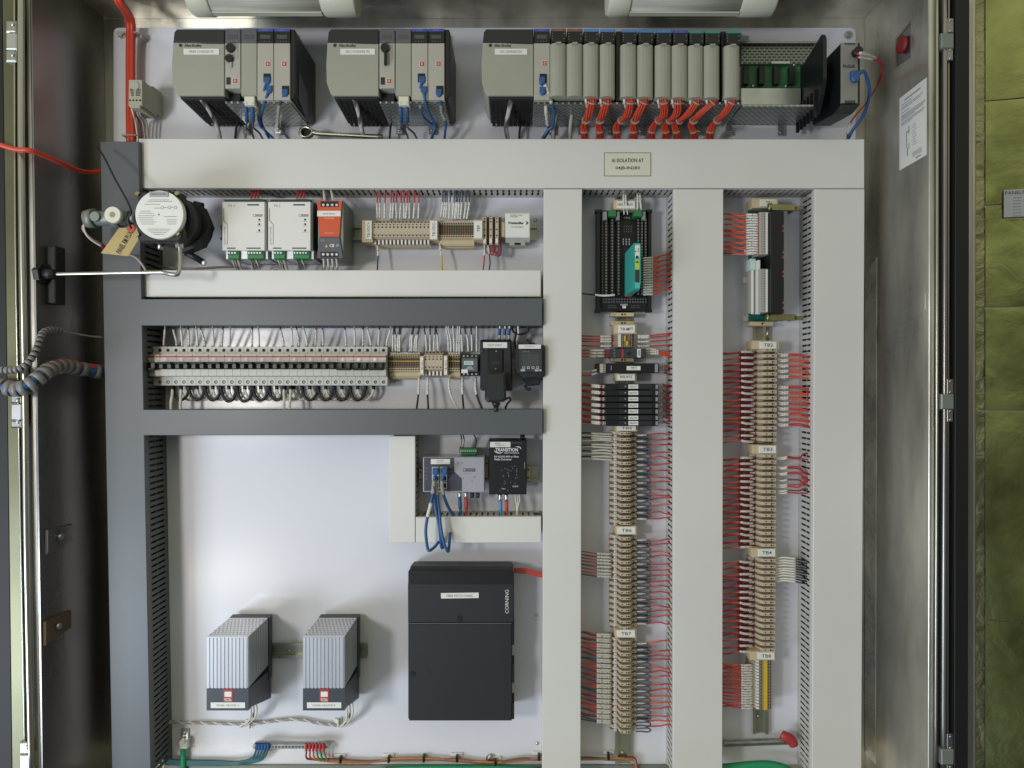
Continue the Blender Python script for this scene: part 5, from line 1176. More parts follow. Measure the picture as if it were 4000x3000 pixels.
for i, x in enumerate(xs):
    off = i in (0, 12, 13, 14); q = W(x, 1430, .055); loc = Vector((q.x, 0, q.z)); lab = '%s double circuit breaker in the row, lever %s' % (ORDL[i], 'down' if off else 'up')
    if off:
        if offp is None: offp = proto(breaker(True), 'circuit_breaker', lab, 'circuit breaker', loc, grp)
        else: copy_thing(offp, loc, lab)
    else:
        if on is None: on = proto(breaker(False), 'circuit_breaker', lab, 'circuit breaker', loc, grp)
        else: copy_thing(on, loc, lab)
# wires above breakers
tops = [(646, 640, 'w'), (672, 690, 'b'), (705, 712, 'w'), (735, 738, 'b'), (765, 772, 'w'), (780, 800, 'b'), (830, 834, 'w'), (872, 866, 'b'), (900, 896, 'w'), (985, 985, 'b'), (1008, 1012, 'w'),
        (1092, 1108, 'b'), (1138, 1142, 'w'), (1156, 1168, 'b'), (1182, 1200, 'w'), (1236, 1232, 'r'), (1258, 1262, 's'), (1346, 1352, 'b'), (1384, 1386, 'w'), (1418, 1418, 'b'), (1432, 1448, 'w'), (1484, 1478, 'b'), (1530, 1510, 'w')]
for i, (a, c_, k) in enumerate(tops):
    m = {'w': 'wire_white', 'b': 'wire_black', 'r': 'wire_maroon', 's': 'wire_blue'}[k]
    wire('supply_wire', [(a, 1262, .07), (a+(c_-a)*.3, 1290, .06), (c_-(c_-a)*.1, 1330, .05), (c_, 1362, .04)], m if k != 'w' else 'wire_grey', '%s %s wire entering the breakers from above' % ((ORDL+['twenty first', 'twenty second', 'twenty third'])[i], {'w': 'white', 'b': 'black', 'r': 'maroon', 's': 'blue'}[k]), 'wire', 'wires above the circuit breakers', r=.0019,
         sleeves=[(.3, .86, 'sleeve' if k != 'w' else 'wire_white', 1.3), (.87, 1, 'wire_blue' if k != 'w' else 'wire_charcoal', 1.8)])
for i in range(12):
    x = 676+i*62.4 + (4 if i > 6 else 0); lo = 1563 if i not in (3, 4) else 1568
    if i != 7:
      wire('breaker_jumper', [(x, 1500, .035), (x+3, 1530, .042), (x+14, lo-10, .045), (x+31, lo, .045), (x+48, lo-10, .045), (x+60, 1530, .042), (x+62, 1500, .035)], 'wire_black', '%s thick black jumper loop under the breakers' % (ORDL+['x'])[i], 'wire', 'black jumper loops under the breakers', r=.0033, n=4, seg=8, sleeves=[(0, .12, 'plc_black', 1.4), (.88, 1, 'plc_black', 1.4)])
    xx = x+31
    wire('breaker_jumper', [(xx, 1500, .030), (xx+2, 1530, .034), (xx+14, 1552, .034), (xx+31, 1562, .034), (xx+48, 1552, .034), (xx+60, 1530, .034), (xx+62, 1500, .03)], 'wire_white', '%s white jumper loop under the breakers' % ORDL[i], 'wire', 'white jumper loops under the breakers', r=.0028, n=4, seg=8, sleeves=[(0, .12, 'plc_black', 1.5), (.88, 1, 'plc_black', 1.5)])
for i, (x, e, lb) in enumerate(((673, 668, 'left end, first'), (707, 705, 'left end, second'), (1109, 1110, 'middle, first'), (1135, 1132, 'middle, second'))):
    wire('feed_cable', [(x, 1500, .04), (x, 1540, .05), (e, 1570, .06), (e, 1612, .06)], 'wire_white', 'white feed cable under the breakers, %s' % lb, 'wire', 'white feed cables under the breakers', r=.0032, sleeves=[(0, .2, 'plc_black', 1.5)])
# ---- terminals right of the breakers
row(term_h('yellow', 9.2), 'bridged_terminal', [(1522+9.2*i, 1424) for i in range(13)], lambda i: '%s yellow bridged terminal right of the breakers' % ORDL[i], 'yellow bridged terminals beside the breakers')
row(term_h('brown', 14.6), 'brown_terminal', [(1663+14.6*i, 1420) for i in range(5)], lambda i: '%s brown terminal between the two narrow tags' % ORDL[i], 'five brown terminals right of the breakers')
row(term_h('yellow', 9.2), 'bridged_terminal', [(1754+9.2*i, 1424) for i in range(5)], lambda i: '%s yellow bridged terminal left of the alarm relay' % ORDL[i], 'yellow bridged terminals left of the relay')
endlabel('TB-120-L', 1643, 1395, 1654, 1460, 'narrow upright end bracket left of the five brown terminals', rot=90, tx=(1645, 1408, 1652, 1446), bx=(1640, 1390, 1657, 1466))
endlabel('TB-120-N', 1736, 1392, 1747, 1463, 'narrow upright end bracket right of the five brown terminals', rot=90, tx=(1738, 1406, 1745, 1448), bx=(1733, 1388, 1750, 1466))
for i, (a, c_, m) in enumerate(((1538, 1534, 'wire_black'), (1543, 1545, 'wire_black'), (1560, 1554, 'wire_black'), (1566, 1561, 'wire_black'), (1612, 1600, 'wire_black'), (1614, 1608, 'wire_black'), (1636, 1626, 'wire_black'), (1636, 1618, 'wire_black'),
        (1658, 1666, 'wire_black'), (1680, 1680, 'wire_black'), (1700, 1695, 'wire_black'), (1704, 1712, 'wire_black'), (1744, 1752, 'wire_white'), (1752, 1762, 'wire_white'), (1770, 1774, 'wire_white'), (1788, 1785, 'wire_white'), (1796, 1794, 'wire_white'),
        (1798, 1806, 'wire_black'), (1816, 1829, 'wire_black'), (1840, 1844, 'wire_black'), (1862, 1862, 'wire_white'))):
    wire('control_wire', [(a, 1262, .07), (a, 1290, .06), (c_+(a-c_)*.2, 1325, .055), (c_, 1376, .045)], m, '%s %s wire above the small terminals right of the breakers' % ((ORDL+['twenty first'])[i], 'black' if m == 'wire_black' else 'white'), 'wire', 'wires above the small terminals', sleeves=[(.5, .97, 'sleeve', 1.4)])
for i, (a, e, m) in enumerate(((1637, 1628, 'wire_black'), (1671, 1673, 'wire_black'), (1755, 1785, 'wire_white'), (1807, 1811, 'wire_black'), (1858, 1882, 'wire_black'))):
    wire('control_wire', [(a, 1474, .04), (a-1, 1510, .05), (a+(e-a)*.3-1, 1550, .055), (e, 1595, .06), (e+2, 1612, .06)], m, '%s %s wire below the small terminals right of the breakers' % (ORDL[i], 'black' if m == 'wire_black' else 'white'), 'wire', 'wires below the small terminals', r=.0024, sleeves=[(.0, .45, 'sleeve', 1.3)])
t = thing('alarm_relay', 'small clear fronted relay with printed label next to the black outlet', 'relay', W(1838, 1470, .01))
fbp(t, 'base', 1801, 1384, 1874, 1468, .05, .014, 'plc_black'); fbp(t, 'relay_body', 1804, 1398, 1866, 1452, .075, .05, 'module_grey')
b = MB(); b.fb(1812, 1410, 1849, 1425, .076, .075, 'cyan_plastic', 0); b.text('ALERT RELAY', 1816, 1415, 1845, 1420, .076, 'ink'); b.fb(1802, 1443, 1827, 1457, .077, .075, 'label_white', 0); b.poly([(1816, 1444), (1852, 1444), (1842, 1430), (1828, 1430)], .0756, .075, 'print_dim'); b.build('label', t)
b = MB()
for x in (1812, 1827, 1844, 1860):
    for y in (1391, 1461): b.disc(x, y, .05, 3.6, 'alu_light', .001)
b.build('terminal_screw', t)
# outlet with plugged adaptor
t = thing('power_outlet', 'black duplex outlet box marked UTILITY OUTLET', 'outlet', W(1935, 1530, .01))
b = MB(); b.poly([(1875, 1330), (1880, 1326), (1994, 1326), (1998, 1330), (2002, 1520), (1998, 1526), (1880, 1526), (1875, 1520)], .075, .012, 'black_plastic', .003); b.fb(1878, 1330, 1996, 1334, .079, .075, 'plc_black'); b.build('box', t)
b = MB(); b.fb(1905, 1364, 1966, 1500, .079, .074, 'socket', .002); s = b.build('receptacle', t)
b = MB(); b.fb(1921, 1388, 1926, 1404, .0795, .079, 'hole', 0); b.fb(1944, 1388, 1949, 1404, .0795, .079, 'hole', 0); b.disc(1936, 1374, .079, 5, 'hole'); b.disc(1938, 1372, .0795, 2.2, 'alu_light'); b.disc(1936, 1440, .079, 3, 'steel_bright'); b.fb(1922, 1410, 1955, 1425, .0798, .079, 'plc_dark', .0004); b.build('slot', s)
b = MB(); b.fb(1887, 1337, 1981, 1359, .0765, .075, 'label_white', 0); b.text('UTILITY OUTLET', 1905, 1345, 1960, 1352, .0765, 'ink_soft'); b.build('name_label', t)
b = MB(); b.disc(1880, 1372, .075, 7, 'black_soft', .004, 12); b.build('screw', t)
t = thing('plug_adaptor', 'black power adaptor plugged into the lower outlet socket', 'adaptor', W(1935, 1575, .08))
b = MB()
R = [(1896, 1460), (1902, 1454), (1968, 1454), (1974, 1460), (1978, 1562), (1968, 1570), (1902, 1572), (1893, 1560)]
b.poly(R, .125, .082, 'black_plastic', .005); b.build('body', t)
b = MB(); b.cyl(W(1938, 1571, .10), W(1937, 1586, .10), .011, .007, 'black_plastic', 12); b.cyl(W(1937, 1586, .10), W(1937, 1608, .10), .0055, .005, 'black_plastic', 10); b.build('cord_collar', t)
wire('adaptor_cord', [(1976, 1560, .09), (1988, 1553, .09), (1994, 1562, .085), (1980, 1580, .08), (1970, 1610, .07)], 'wire_black', 'short black cord curling at the lower right of the plugged adaptor', 'cord', r=.0024)
for i, x in enumerate((1951, 1971, 1988)):
    wire('outlet_wire', [(x+2, 1262, .07), (x+2, 1285, .065), (x, 1302, .06), (x, 1326, .055)], 'wire_white', '%s wire with blue lug above the black outlet' % ORDL[i], 'wire', 'wires with blue lugs above the outlet', r=.0024, sleeves=[(.3, .75, 'wire_blue', 1.6), (.8, 1, 'alu_light', 1.6)])
# controller
t = thing('temperature_controller', 'square black digital controller with a dim display beside the white duct', 'controller', W(2075, 1510, .02))
b = MB(); P = [(2020, 1342), (2125, 1348), (2131, 1356), (2131, 1464), (2120, 1476), (2078, 1480), (2048, 1478), (2022, 1460), (2012, 1446), (2014, 1362)]
b.poly(P, .10, .03, 'black_plastic', .004); b.poly([(2040, 1470), (2114, 1470), (2108, 1504), (2060, 1508)], .07, .02, 'black_plastic', .003); b.build('housing', t)
b = MB(); b.tube([W(2092, 1348, .08), W(2072, 1340, .08), (W(2066, 1330, .08)), W(2056, 1328, .08)], .0034, 'black_plastic', 8); b.tube([W(2050, 1504, .06), W(2056, 1516, .06), W(2066, 1521, .06), W(2074, 1518, .06)], .0034, 'black_plastic', 8); b.build('mounting_hook', t)
b = MB(); b.fb(2029, 1365, 2118, 1453, .107, .10, 'black_soft', .001); f = b.build('front', t)
b = MB(); b.fb(2040, 1382, 2108, 1430, .1076, .107, 'screen', 0); b.text('5002', 2044, 1385, 2104, 1404, .1076, 'screen', bold=.02); b.build('display', f)
b = MB(); b.text('OP WC m2', 2042, 1371, 2068, 1376, .107, 'print_dim', bold=.02); b.text('ZEEX', 2033, 1443, 2052, 1450, .107, 'print_white', bold=.03); b.text('ZELVIS', 2088, 1443, 2115, 1450, .107, 'print_white', bold=.03)
for x, s in ((2046, 'O'), (2064, 'A'), (2082, 'V'), (2100, 'R')): b.fb(x-5, 1432, x+5, 1441, .1076, .107, 'print_white', 0); b.fb(x-3.5, 1433.5, x+3.5, 1439.5, .1078, .1076, 'black_soft', 0)
b.build('printing', f)
b = MB(); b.fb(2026, 1346, 2113, 1362, .108, .10, 'label_white', 0); b.text('RTD SWITCH', 2050, 1351, 2088, 1356, .108, 'ink_soft'); b.build('name_label', t)
for i, P in enumerate(([(2012, 1262, .07), (2018, 1290, .06), (2012, 1330, .05), (2016, 1370, .05)], [(2022, 1262, .07), (2025, 1300, .06), (2018, 1335, .05), (2020, 1370, .05)], [(1994, 1262, .07), (2006, 1296, .06), (2030, 1306, .06), (2058, 1296, .06), (2066, 1262, .07)])):
    wire('controller_wire', P, ('wire_black', 'wire_white', 'wire_black')[i], '%s wire running to the square black controller' % ORDL[i], 'wire', 'wires of the black controller', r=.0026)
# latch plate on the dark left wall
for yc, zz, lb in ((2452, .17, 'brown steel latch plate low on the dark left wall'), (2100, .16, 'dull steel latch plate halfway down the dark left wall')):
    z = pz(yc, zz); xw = XL+.026*(ZT-z)/(ZT-ZB); t = thing('wall_latch', lb, 'latch', (xw, -zz, z), 'latch plates on the left wall')
    b = MB(); b.loft([[Vector((xw+.0005, -zz-.025, z-.03)), Vector((xw+.0005, -zz+.06, z-.022)), Vector((xw+.0005, -zz+.06, z+.018)), Vector((xw+.0005, -zz-.025, z+.022))],
        [Vector((xw+.006, -zz-.023, z-.028)), Vector((xw+.006, -zz+.058, z-.02)), Vector((xw+.006, -zz+.058, z+.016)), Vector((xw+.006, -zz-.023, z+.02))]], 'tan_dark' if yc > 2300 else 'steel_dark'); b.build('plate', t)
    b = MB(); b.cyl((xw+.006, -zz+.01, z), (xw+.014, -zz+.01, z), .007, .006, 'zinc', 12); b.build('rivet_head', t)
# ================================================================== network devices
t = thing('network_switch', 'grey and charcoal network switch with blue cables plugged in', 'network switch', W(1772, 1925, .02))
HN = .075
b = MB(); b.fb(1652, 1785, 1892, 1922, HN, .02, 'alu_light', .0012); b.build('case', t)
b = MB(); b.poly([(1656, 1788), (1774, 1788), (1774, 1842), (1804, 1870), (1804, 1918), (1656, 1918)], HN+.0008, HN, 'switch_dark'); b.poly([(1775, 1788), (1889, 1788), (1889, 1918), (1805, 1918), (1805, 1870), (1775, 1841)], HN+.0008, HN, 'mauve'); f = b.build('front', t)
b = MB(); b.fb(1683, 1793, 1758, 1813, HN+.0016, HN, 'label_white', 0); b.text('ETHERNET', 1704, 1797, 1736, 1802, HN+.0016, 'ink_soft'); b.text('SWITCH', 1706, 1804, 1728, 1809, HN+.0016, 'ink_soft'); b.build('name_label', f)
b = MB(); b.fb(1810, 1830, 1856, 1842, HN+.0012, HN, 'ink', 0); b.fb(1812, 1831.5, 1819, 1840.5, HN+.0014, HN, 'mauve', 0); b.text('PHOENIX', 1822, 1831.5, 1854, 1836, HN+.0012, 'mauve', bold=.02); b.text('CONTACT', 1822, 1837, 1854, 1841, HN+.0012, 'mauve', bold=.02)
b.text('FL SWITCH', 1810, 1848, 1842, 1851, HN+.0008, 'ink_soft')
for x, y in ((1791, 1808), (1806, 1808), (1810, 1868), (1852, 1864), (1858, 1862), (1844, 1878)): b.disc(x, y, HN+.0008, 1.8, 'ink')
for x in (1665, 1762):
    for k in range(4): b.fb(x-7, 1828+k*14, x+6, 1829+k*14, HN+.0011, HN, 'print_dim', 0)
b.build('printing', f)
for c_ in range(2):
    for r_ in range(3):
        b = MB(); x = 1687+c_*31; y = 1824+r_*29; b.fb(x, y, x+28, y+27, HN+.003, HN, 'alu_light', .0005); o = b.build('port', f); b = MB(); b.fb(x+5, y+7, x+25, y+24, HN+.0034, HN, 'hole', 0); b.build('opening', o)
t2 = t
b = MB(); b.fb(1794, 1752, 1864, 1768, .05, .02, 'green_plug', .0008); b.fb(1801, 1768, 1860, 1777, .045, .02, 'green_plug', .0008); g = b.build('green_plug', t); b = MB()
for k in range(8): b.disc(1800+k*8.4, 1762, .05, 2.8, 'alu_light')
b.build('screw_row', g)
for i, (a, e, m) in enumerate(((1802, 1796, 'wire_red'), (1809, 1806, 'wire_red'), (1850, 1852, 'wire_blue'))):
    wire('supply_wire', [(a-2, 1690, .07), (e+6, 1715, .05), (e+3, 1735, .045), (e+2, 1756, .04)], 'wire_charcoal', '%s wire above the green plug of the network switch' % ORDL[i], 'wire', 'wires above the green switch plug', sleeves=[(.3, .8, 'wire_grey' if i < 2 else 'wire_charcoal', 1.4), (.82, 1, m, 1.5)])
GP = 'blue patch cables of the network switch'
plug(1700, 1842, HN+.022, sz=22, label='long blue patch cable hanging from the upper left switch port', cab=[(1700, 1880, .09), (1706, 1930, .10), (1716, 2000, .11), (1722, 2060, .115), (1734, 2120, .115), (1750, 2154, .11), (1755, 2124, .10), (1758, 2080, .09)], group=GP, r=.0034, sleeves=[(.1, .26, 'wire_grey', 1.25)])
plug(1736, 1840, HN+.022, sz=22, label='blue patch cable curving from the upper right switch port into the duct', cab=[(1726, 1880, .09), (1728, 1915, .095), (1740, 1955, .09), (1756, 1990, .08), (1774, 2016, .07), (1780, 2035, .06)], group=GP, r=.0034, sleeves=[(.16, .4, 'wire_grey', 1.25)])
wire('patch_cable', [(1700, 1855, .094), (1694, 1890, .10), (1690, 1930, .11), (1680, 1980, .115), (1668, 2030, .12), (1663, 2080, .12), (1670, 2140, .115), (1678, 2150, .115), (1698, 2136, .105), (1714, 2116, .095)], 'wire_blue', 'blue patch cable looping low to the left below the switch', 'cable', GP, r=.0034, n=6, seg=8, sleeves=[(.08, .22, 'wire_grey', 1.25), (.3, .42, 'sleeve', 1.2)])
wire('patch_cable', [(1696, 1900, .105), (1694, 1940, .108), (1704, 2000, .112), (1716, 2060, .11), (1722, 2120, .10), (1726, 2140, .095), (1732, 2130, .09), (1734, 2100, .08)], 'wire_blue', 'inner blue patch cable hanging straight below the switch', 'cable', GP, r=.0034, n=6, seg=8)
for i, (x, e, c_) in enumerate(((1796, 1799, 'wire_blue'), (1820, 1820, 'wire_red'), (1954, 1955, 'wire_sky'), (1978, 1978, 'wire_red'))):
    y0 = 1922 if i < 2 else 1932; nm = 'network switch' if i < 2 else 'media converter'
    wire('fibre_cable', [(x, y0-4, .055), (x, y0+12, .055), (x+1, y0+50, .06), (e+1, 2010, .06), (e+1, 2034, .055)], c_, '%s fibre cable below the %s' % ('blue' if i % 2 == 0 else 'red', nm), 'cable', 'fibre cables into the lower duct', r=.0028, seg=8, sleeves=[(0, .1, 'plc_black', 1.5), (.1, .32, 'zinc', 1.75), (.33, .6, c_, 1.5)])
for i, x in enumerate((1844, 1866)):
    p = W(x, 1925, .05); b = MB(); b.cyl(p, W(x, 1944, .05), .0048, .0045, 'black_soft', 12); tag(b.build('port_cap', origin=p), '%s black rubber port cap below the network switch' % ('left', 'right')[i], 'cap', 'rubber port caps below the switch')
t = thing('media_converter', 'black media converter box with white lettering', 'media converter', W(1984, 1935, .02))
b = MB(); b.fb(1910, 1718, 2057, 1932, .07, .02, 'plc_black', .0015); b.build('case', t)
b = MB(); b.fb(1914, 1726, 1994, 1747, .0715, .07, 'label_white', 0); b.text('MEDIA', 1935, 1730, 1955, 1735, .0715, 'ink_soft'); b.text('CONVERTER', 1935, 1737, 1973, 1742, .0715, 'ink_soft'); b.build('name_label', t)
b = MB(); H7 = .0702
b.text('TRANSITION', 1935, 1750, 2023, 1764, H7, 'print_white', bold=.03); b.text('NETWORKS', 1970, 1767, 2027, 1772, H7, 'print_white', bold=.015)
b.text('RS-422/RS-485 to Fiber', 1931, 1780, 2027, 1787, H7, 'print_white', bold=.015); b.text('Media Converter', 1931, 1790, 1999, 1798, H7, 'print_white', bold=.015); b.text('12V DC Power', 1998, 1728, 2040, 1732, H7, 'print_dim')
b.poly([(1929, 1759), (1934, 1766), (1944, 1771), (1958, 1771), (1966, 1766), (1956, 1768), (1944, 1767), (1935, 1762)], H7+.0003, H7-.001, 'print_white'); b.poly([(2010, 1746), (2026, 1743), (2034, 1748), (2036, 1756), (2030, 1749), (2020, 1746)], H7+.0003, H7-.001, 'print_white')
b.text('Fiber', 1960, 1906, 1975, 1911, H7, 'print_white'); b.text('TX', 1950, 1914, 1956, 1918, H7, 'print_dim'); b.text('RX', 1981, 1914, 1987, 1918, H7, 'print_dim'); b.text('DTE/DCE', 2003, 1897, 2024, 1903, H7, 'print_white')
b.build('printing', t)
b = MB(); b.fb(1948, 1816, 2000, 1893, .0706, .07, 'socket', 0)
for k in range(26): x = rnd.uniform(1955, 2020); y = rnd.uniform(1820, 1890); b.fb(x, y, x+3, y+2.4, .071, .07, 'print_dim', 0)
for k in range(7): b.fb(2047, 1806+k*3.6, 2051, 1808+k*3.6, .0706, .07, 'print_dim', 0)
b.build('switch_field', t)
b = MB(); b.cyl(W(2041, 1695, .05), W(2041, 1722, .05), .0055, .0055, 'plc_black', 10); b.build('power_plug', t)
for i, (a, e) in enumerate(((2012, 2020), (2020, 2018), (2028, 2022))):
    wire('signal_wire', [(a, 1930, .05), (a+2, 1955, .055), (e, 1985, .06), (e, 2034, .055)], 'wire_white', '%s thin white wire below the media converter' % ORDL[i], 'wire', 'white wires below the media converter', r=.0016)
for x0, x1, y0, y1, m, lb in ((1636, 1650, 1832, 1886, 'amber', 'reddish end clamp left of the network switch'), (1894, 1907, 1798, 1882, 'brassy', 'yellowish end clamp between switch and media converter'), (2058, 2070, 1822, 1878, 'brassy', 'yellowish end clamp right of the media converter')):
    t = thing('rail_clamp', lb, 'clamp', W(x0, y1, .01)); fbp(t, 'body', x0, y0, x1, y1, .04, .012, 'tan_light' if m == 'brassy' else 'tan'); b = MB(); b.disc((x0+x1)/2, y0+12, .04, 4, 'hole'); b.disc((x0+x1)/2, y1-12, .04, 4, 'hole'); b.build('screw_hole', t)
# ================================================================== heaters
def heater(x, letter, label):
    t = thing('panel_heater', label, 'heater', W(x+80, 2780, .02), 'aluminium panel heaters'); HH = .148
    p = W(x, 2689, HH); q = W(x+161, 2489, HH); w_ = q.x-p.x; zt = q.z; zb = p.z
    b = MB(); prof = []; n = 11; ox = []
    for k in range(n):   # corrugated outline seen from above: (x, h)
        a = p.x+w_*k/n; ox += [(a+.0004, HH), (a+w_/n*.62, HH), (a+w_/n*.72, HH-.0016), (a+w_/n*.92, HH-.0016)]
    outl = [(p.x, .03)] + [(p.x, HH)] + ox + [(q.x, HH)]
    side = []
    m = 10
    for k in range(m): hh = HH-.008-(HH-.04)*k/m; side += [(q.x, hh), (q.x, hh-.007), (q.x-.005, hh-.008), (q.x-.005, hh-.0105)]
    outl += side + [(q.x, .03)]
    b.profz(outl, zb, zt-.001, 'alu'); o = b.build('fin_body', t)
    b = MB()   # honeycomb top
    cols = 11; rows = 9; hx = w_/cols
    b.box(p.x, q.x, zt-.001, zt+.0012, HH, .03, 'alu_light', .0006)
    for r_ in range(rows):
        for c_ in range(cols):
            cx = p.x+hx*(c_+.5+(.22 if r_ % 2 else -.22)); ch = .038+(HH-.046)*(r_+.5)/rows
            R = [[Vector((cx+math.cos(a)*hx*.33, -(ch+math.sin(a)*.0042), zt+dz)) for a in [2*math.pi*k/6 for k in range(6)]] for dz in (.0012, .0016)]
            b.loft(R, 'steel_dark')
    b.build('honeycomb_top', o)
    b = MB(); b.profx([(.03, zt+.002), (.012, zt+.003), (.012, zb-.032), (.03, zb-.032)], p.x, q.x+.0035, 'heater_black')
    zbb = W(0, 2775, HH).z
    b.profx([(HH+.0005, zb), (HH+.0005, zbb), (HH-.02, zbb-.001), (.06, zbb-.022), (.012, zbb-.036), (.012, zb-.016), (.03, zb-.014)], p.x-.0004, q.x+.001, 'heater_black'); bs = b.build('base', t)
    b = MB(); b.fb(x+64, 2693, x+101, 2740, HH+.0012, HH, 'red', 0); b.fb(x+69, 2702, x+96, 2722, HH+.0016, HH, 'label_white', 0); b.text('RITTAL', x+69, 2727, x+96, 2735, HH+.0012, 'label_white', bold=.02); b.fb(x+70, 2737, x+96, 2739, HH+.0014, HH, 'label_white', 0); b.build('logo_badge', bs)
    b = MB(); b.fb(x+15, 2744, x+149, 2766, HH+.0014, HH, 'label_white', 0); b.text('PANEL HEATER '+letter, x+38, 2752, x+126, 2759, HH+.0014, 'ink_soft'); b.build('name_label', bs)
    return t
heater(808, 'A', 'left aluminium finned heater with black base, label PANEL HEATER A'); heater(1184, 'B', 'right aluminium finned heater with black base, label PANEL HEATER B')
for s, x0, lb in ((0, 1184, 'right'), (1, 808, 'left')):
    for k in range(3):
        wire('heater_lead', [(x0+168+k*12, 2745, .06), (x0+172+k*11, 2785, .05), (x0+168+k*6-s*4, 2815, .03), (x0+146-s*18+k*6, 2838, .012)], 'braid' if k == 1 else 'wire_white', '%s lead under the %s finned heater' % (ORDL[k], lb), 'wire', 'leads under the finned heaters', r=.0024)
t = thing('twisted_cable', 'twisted white cable pair running along the plate below the heaters', 'cable', W(660, 2822, .008))
base = smooth_path([W(640, 2818, .012), W(720, 2822, .008), W(800, 2824, .008), W(900, 2828, .008), W(985, 2828, .008), W(1060, 2818, .008), W(1160, 2810, .008), W(1250, 2826, .008), W(1318, 2834, .008)], 14)
for k in range(3):
    b = MB(); b.tube([p+Vector((0, math.cos(i*.8+k*2.1)*.0016, math.sin(i*.8+k*2.1)*.0021)) for i, p in enumerate(base)], .0018, ('wire_white', 'wire_grey', 'mauve')[k], 6, raw=True); b.build('strand', t)
for px, py, lb in ((972, 2826, 'left'), (1320, 2822, 'right')):
    t = thing('cable_mount', 'small white cable tie mount under the %s heater' % lb, 'cable mount', W(px, py, 0), 'white cable tie mounts'); fbp(t, 'pad', px-14, py-14, px+14, py+10, .005, .0002, 'label_white'); fbp(t, 'tie', px-4, py-10, px+3, py+22, .013, .005, 'wire_white')
# ================================================================== patch panel
t = thing('fibre_patch_box', 'large black fibre patch panel box with a closed door', 'patch panel', W(1800, 2818, .01))
HQ = .085; p = W(1593, 2817, HQ); q = W(2004, 2236, HQ); zt = q.z
b = MB(); b.box(p.x, q.x-.002, p.z+.002, zt, HQ-.006, .006, 'panel_black', .001); zc = W(0, 2285, HQ).z
b.profx([(HQ-.006, zt), (HQ-.014, zt+.010), (.010, zt+.005), (.010, zt-.02), (HQ-.006, zt-.02)], p.x+.004, q.x-.003, 'panel_black'); b.build('case', t)
b = MB(); b.poly([(1600, 2232), (2004, 2232), (2008, 2285), (2008, 2433), (1594, 2433), (1593, 2285)], HQ, .02, 'panel_black', .002); u = b.build('upper_cover', t)
b = MB(); b.poly([(1598, 2229), (2003, 2229), (2007, 2283), (1594, 2283)], HQ+.0008, HQ-.004, 'plc_black', .001); b.build('sloped_edge', u)
b = MB(); b.poly([(1596, 2437), (1999, 2437), (1999, 2816), (1598, 2816)], HQ-.001, HQ-.006, 'panel_black', .0016); d_ = b.build('door', t)
b = MB(); b.disc(1613, 2632, HQ-.001, 11, 'socket', .0008, 20); b.disc(1667, 2630, HQ-.001, 15, 'plc_dark', .0004, 24); b.disc(1667, 2630, HQ-.0006, 13, 'panel_black', .0004, 24); b.fb(1597, 2434, 1998, 2438, HQ+.0005, HQ-.004, 'module_grey', .0003); b.build('lock', d_)
b = MB(); b.fb(1786, 2406, 1804, 2432, HQ+.001, HQ, 'socket', .0004); b.disc(1792, 2420, HQ+.001, 4, 'plc_dark'); b.build('keyhole', u)
b = MB()
for y0, y1 in ((2430, 2520), (2596, 2668), (2748, 2810)): b.fb(1999, y0, 2009, y1, HQ-.002, .03, 'plc_black', .001)
b.build('hinge', t)
b = MB(); b.poly([(1722, 2317), (1870, 2315), (1870, 2336), (1723, 2338)], HQ+.0014, HQ, 'label_white'); b.text('FIBER PATCH PANEL', 1744, 2323, 1848, 2332, HQ+.0014, 'ink_soft'); b.build('name_label', u)
b = MB(); b.text('CORNING', 1973, 2304, 1987, 2396, HQ+.0001, 'print_white', rot=90); b.build('lettering', u)
for k in range(3): wire('fibre_cable', [(2008, 2222+k*7, .04), (2050, 2222+k*8, .04), (2085, 2230+k*8, .045), (2135, 2243+k*8, .045)], 'conduit', '%s orange cable leaving the upper right of the patch panel' % ORDS[k], 'cable', 'orange cables of the patch panel', r=.0022)
# ================================================================== grounding
t = thing('ground_lug', 'zinc ground lug holding a thick green cable at the lower left', 'lug', W(718, 2920, .01))
fbp(t, 'lug_plate', 707, 2848, 736, 2912, .006, .0005, 'zinc'); b = MB(); p = W(718, 2868, .006); b.cyl(p, p+Vector((0, -.004, 0)), .005, .005, 'steel_bright', 6, False); b.cyl(W(711, 2900, .02), W(711, 2900, .026), .006, .006, 'zinc', 12); b.build('screw', t)
fbp(t, 'barrel', 699, 2890, 732, 2926, .022, .004, 'zinc')
wire('ground_cable', [(716, 2905, .014), (717, 2940, .014), (716, 3000, .014), (715, 3070, .014)], 'wire_green', 'thick bright green ground cable below the zinc lug', 'cable', r=.0066, seg=12)
def gbar(label, x0, y0, x1, y1, n):
    t = thing('ground_bar', label, 'ground bar', W((x0+x1)/2, (y0+y1)/2, .01), 'drilled ground bars')
    P = [(x0, y0-7), (x1, y1-7), (x1+6, y1), (x1, y1+12), (x0, y0+12), (x0-6, y0+4)]; b = MB(); b.poly(P, .03, .018, 'bar_metal', .001); b.build('bar', t)
    b = MB()
    for k in range(n): f = (k+.7)/n; b.disc(x0+(x1-x0)*f, y0+(y1-y0)*f+4, .03, 4.4, 'hole', .0006, 8); b.disc(x0+(x1-x0)*f, y0+(y1-y0)*f+4, .0306, 2.2, 'screw', .0006, 6)
    b.build('screw_row', t)
    fbp(t, 'standoff', x0+2, y0-4, x0+16, y0+8, .018, .0005, 'plc_grey'); fbp(t, 'standoff', x1-16, y1-4, x1-2, y1+8, .018, .0005, 'plc_grey')
gbar('drilled ground bar below the heaters with blue and green wires', 990, 2914, 1280, 2914, 22)
gbar('drilled ground bar at the bottom of the right column with a red cap', 2828, 2908, 3098, 2898, 26)
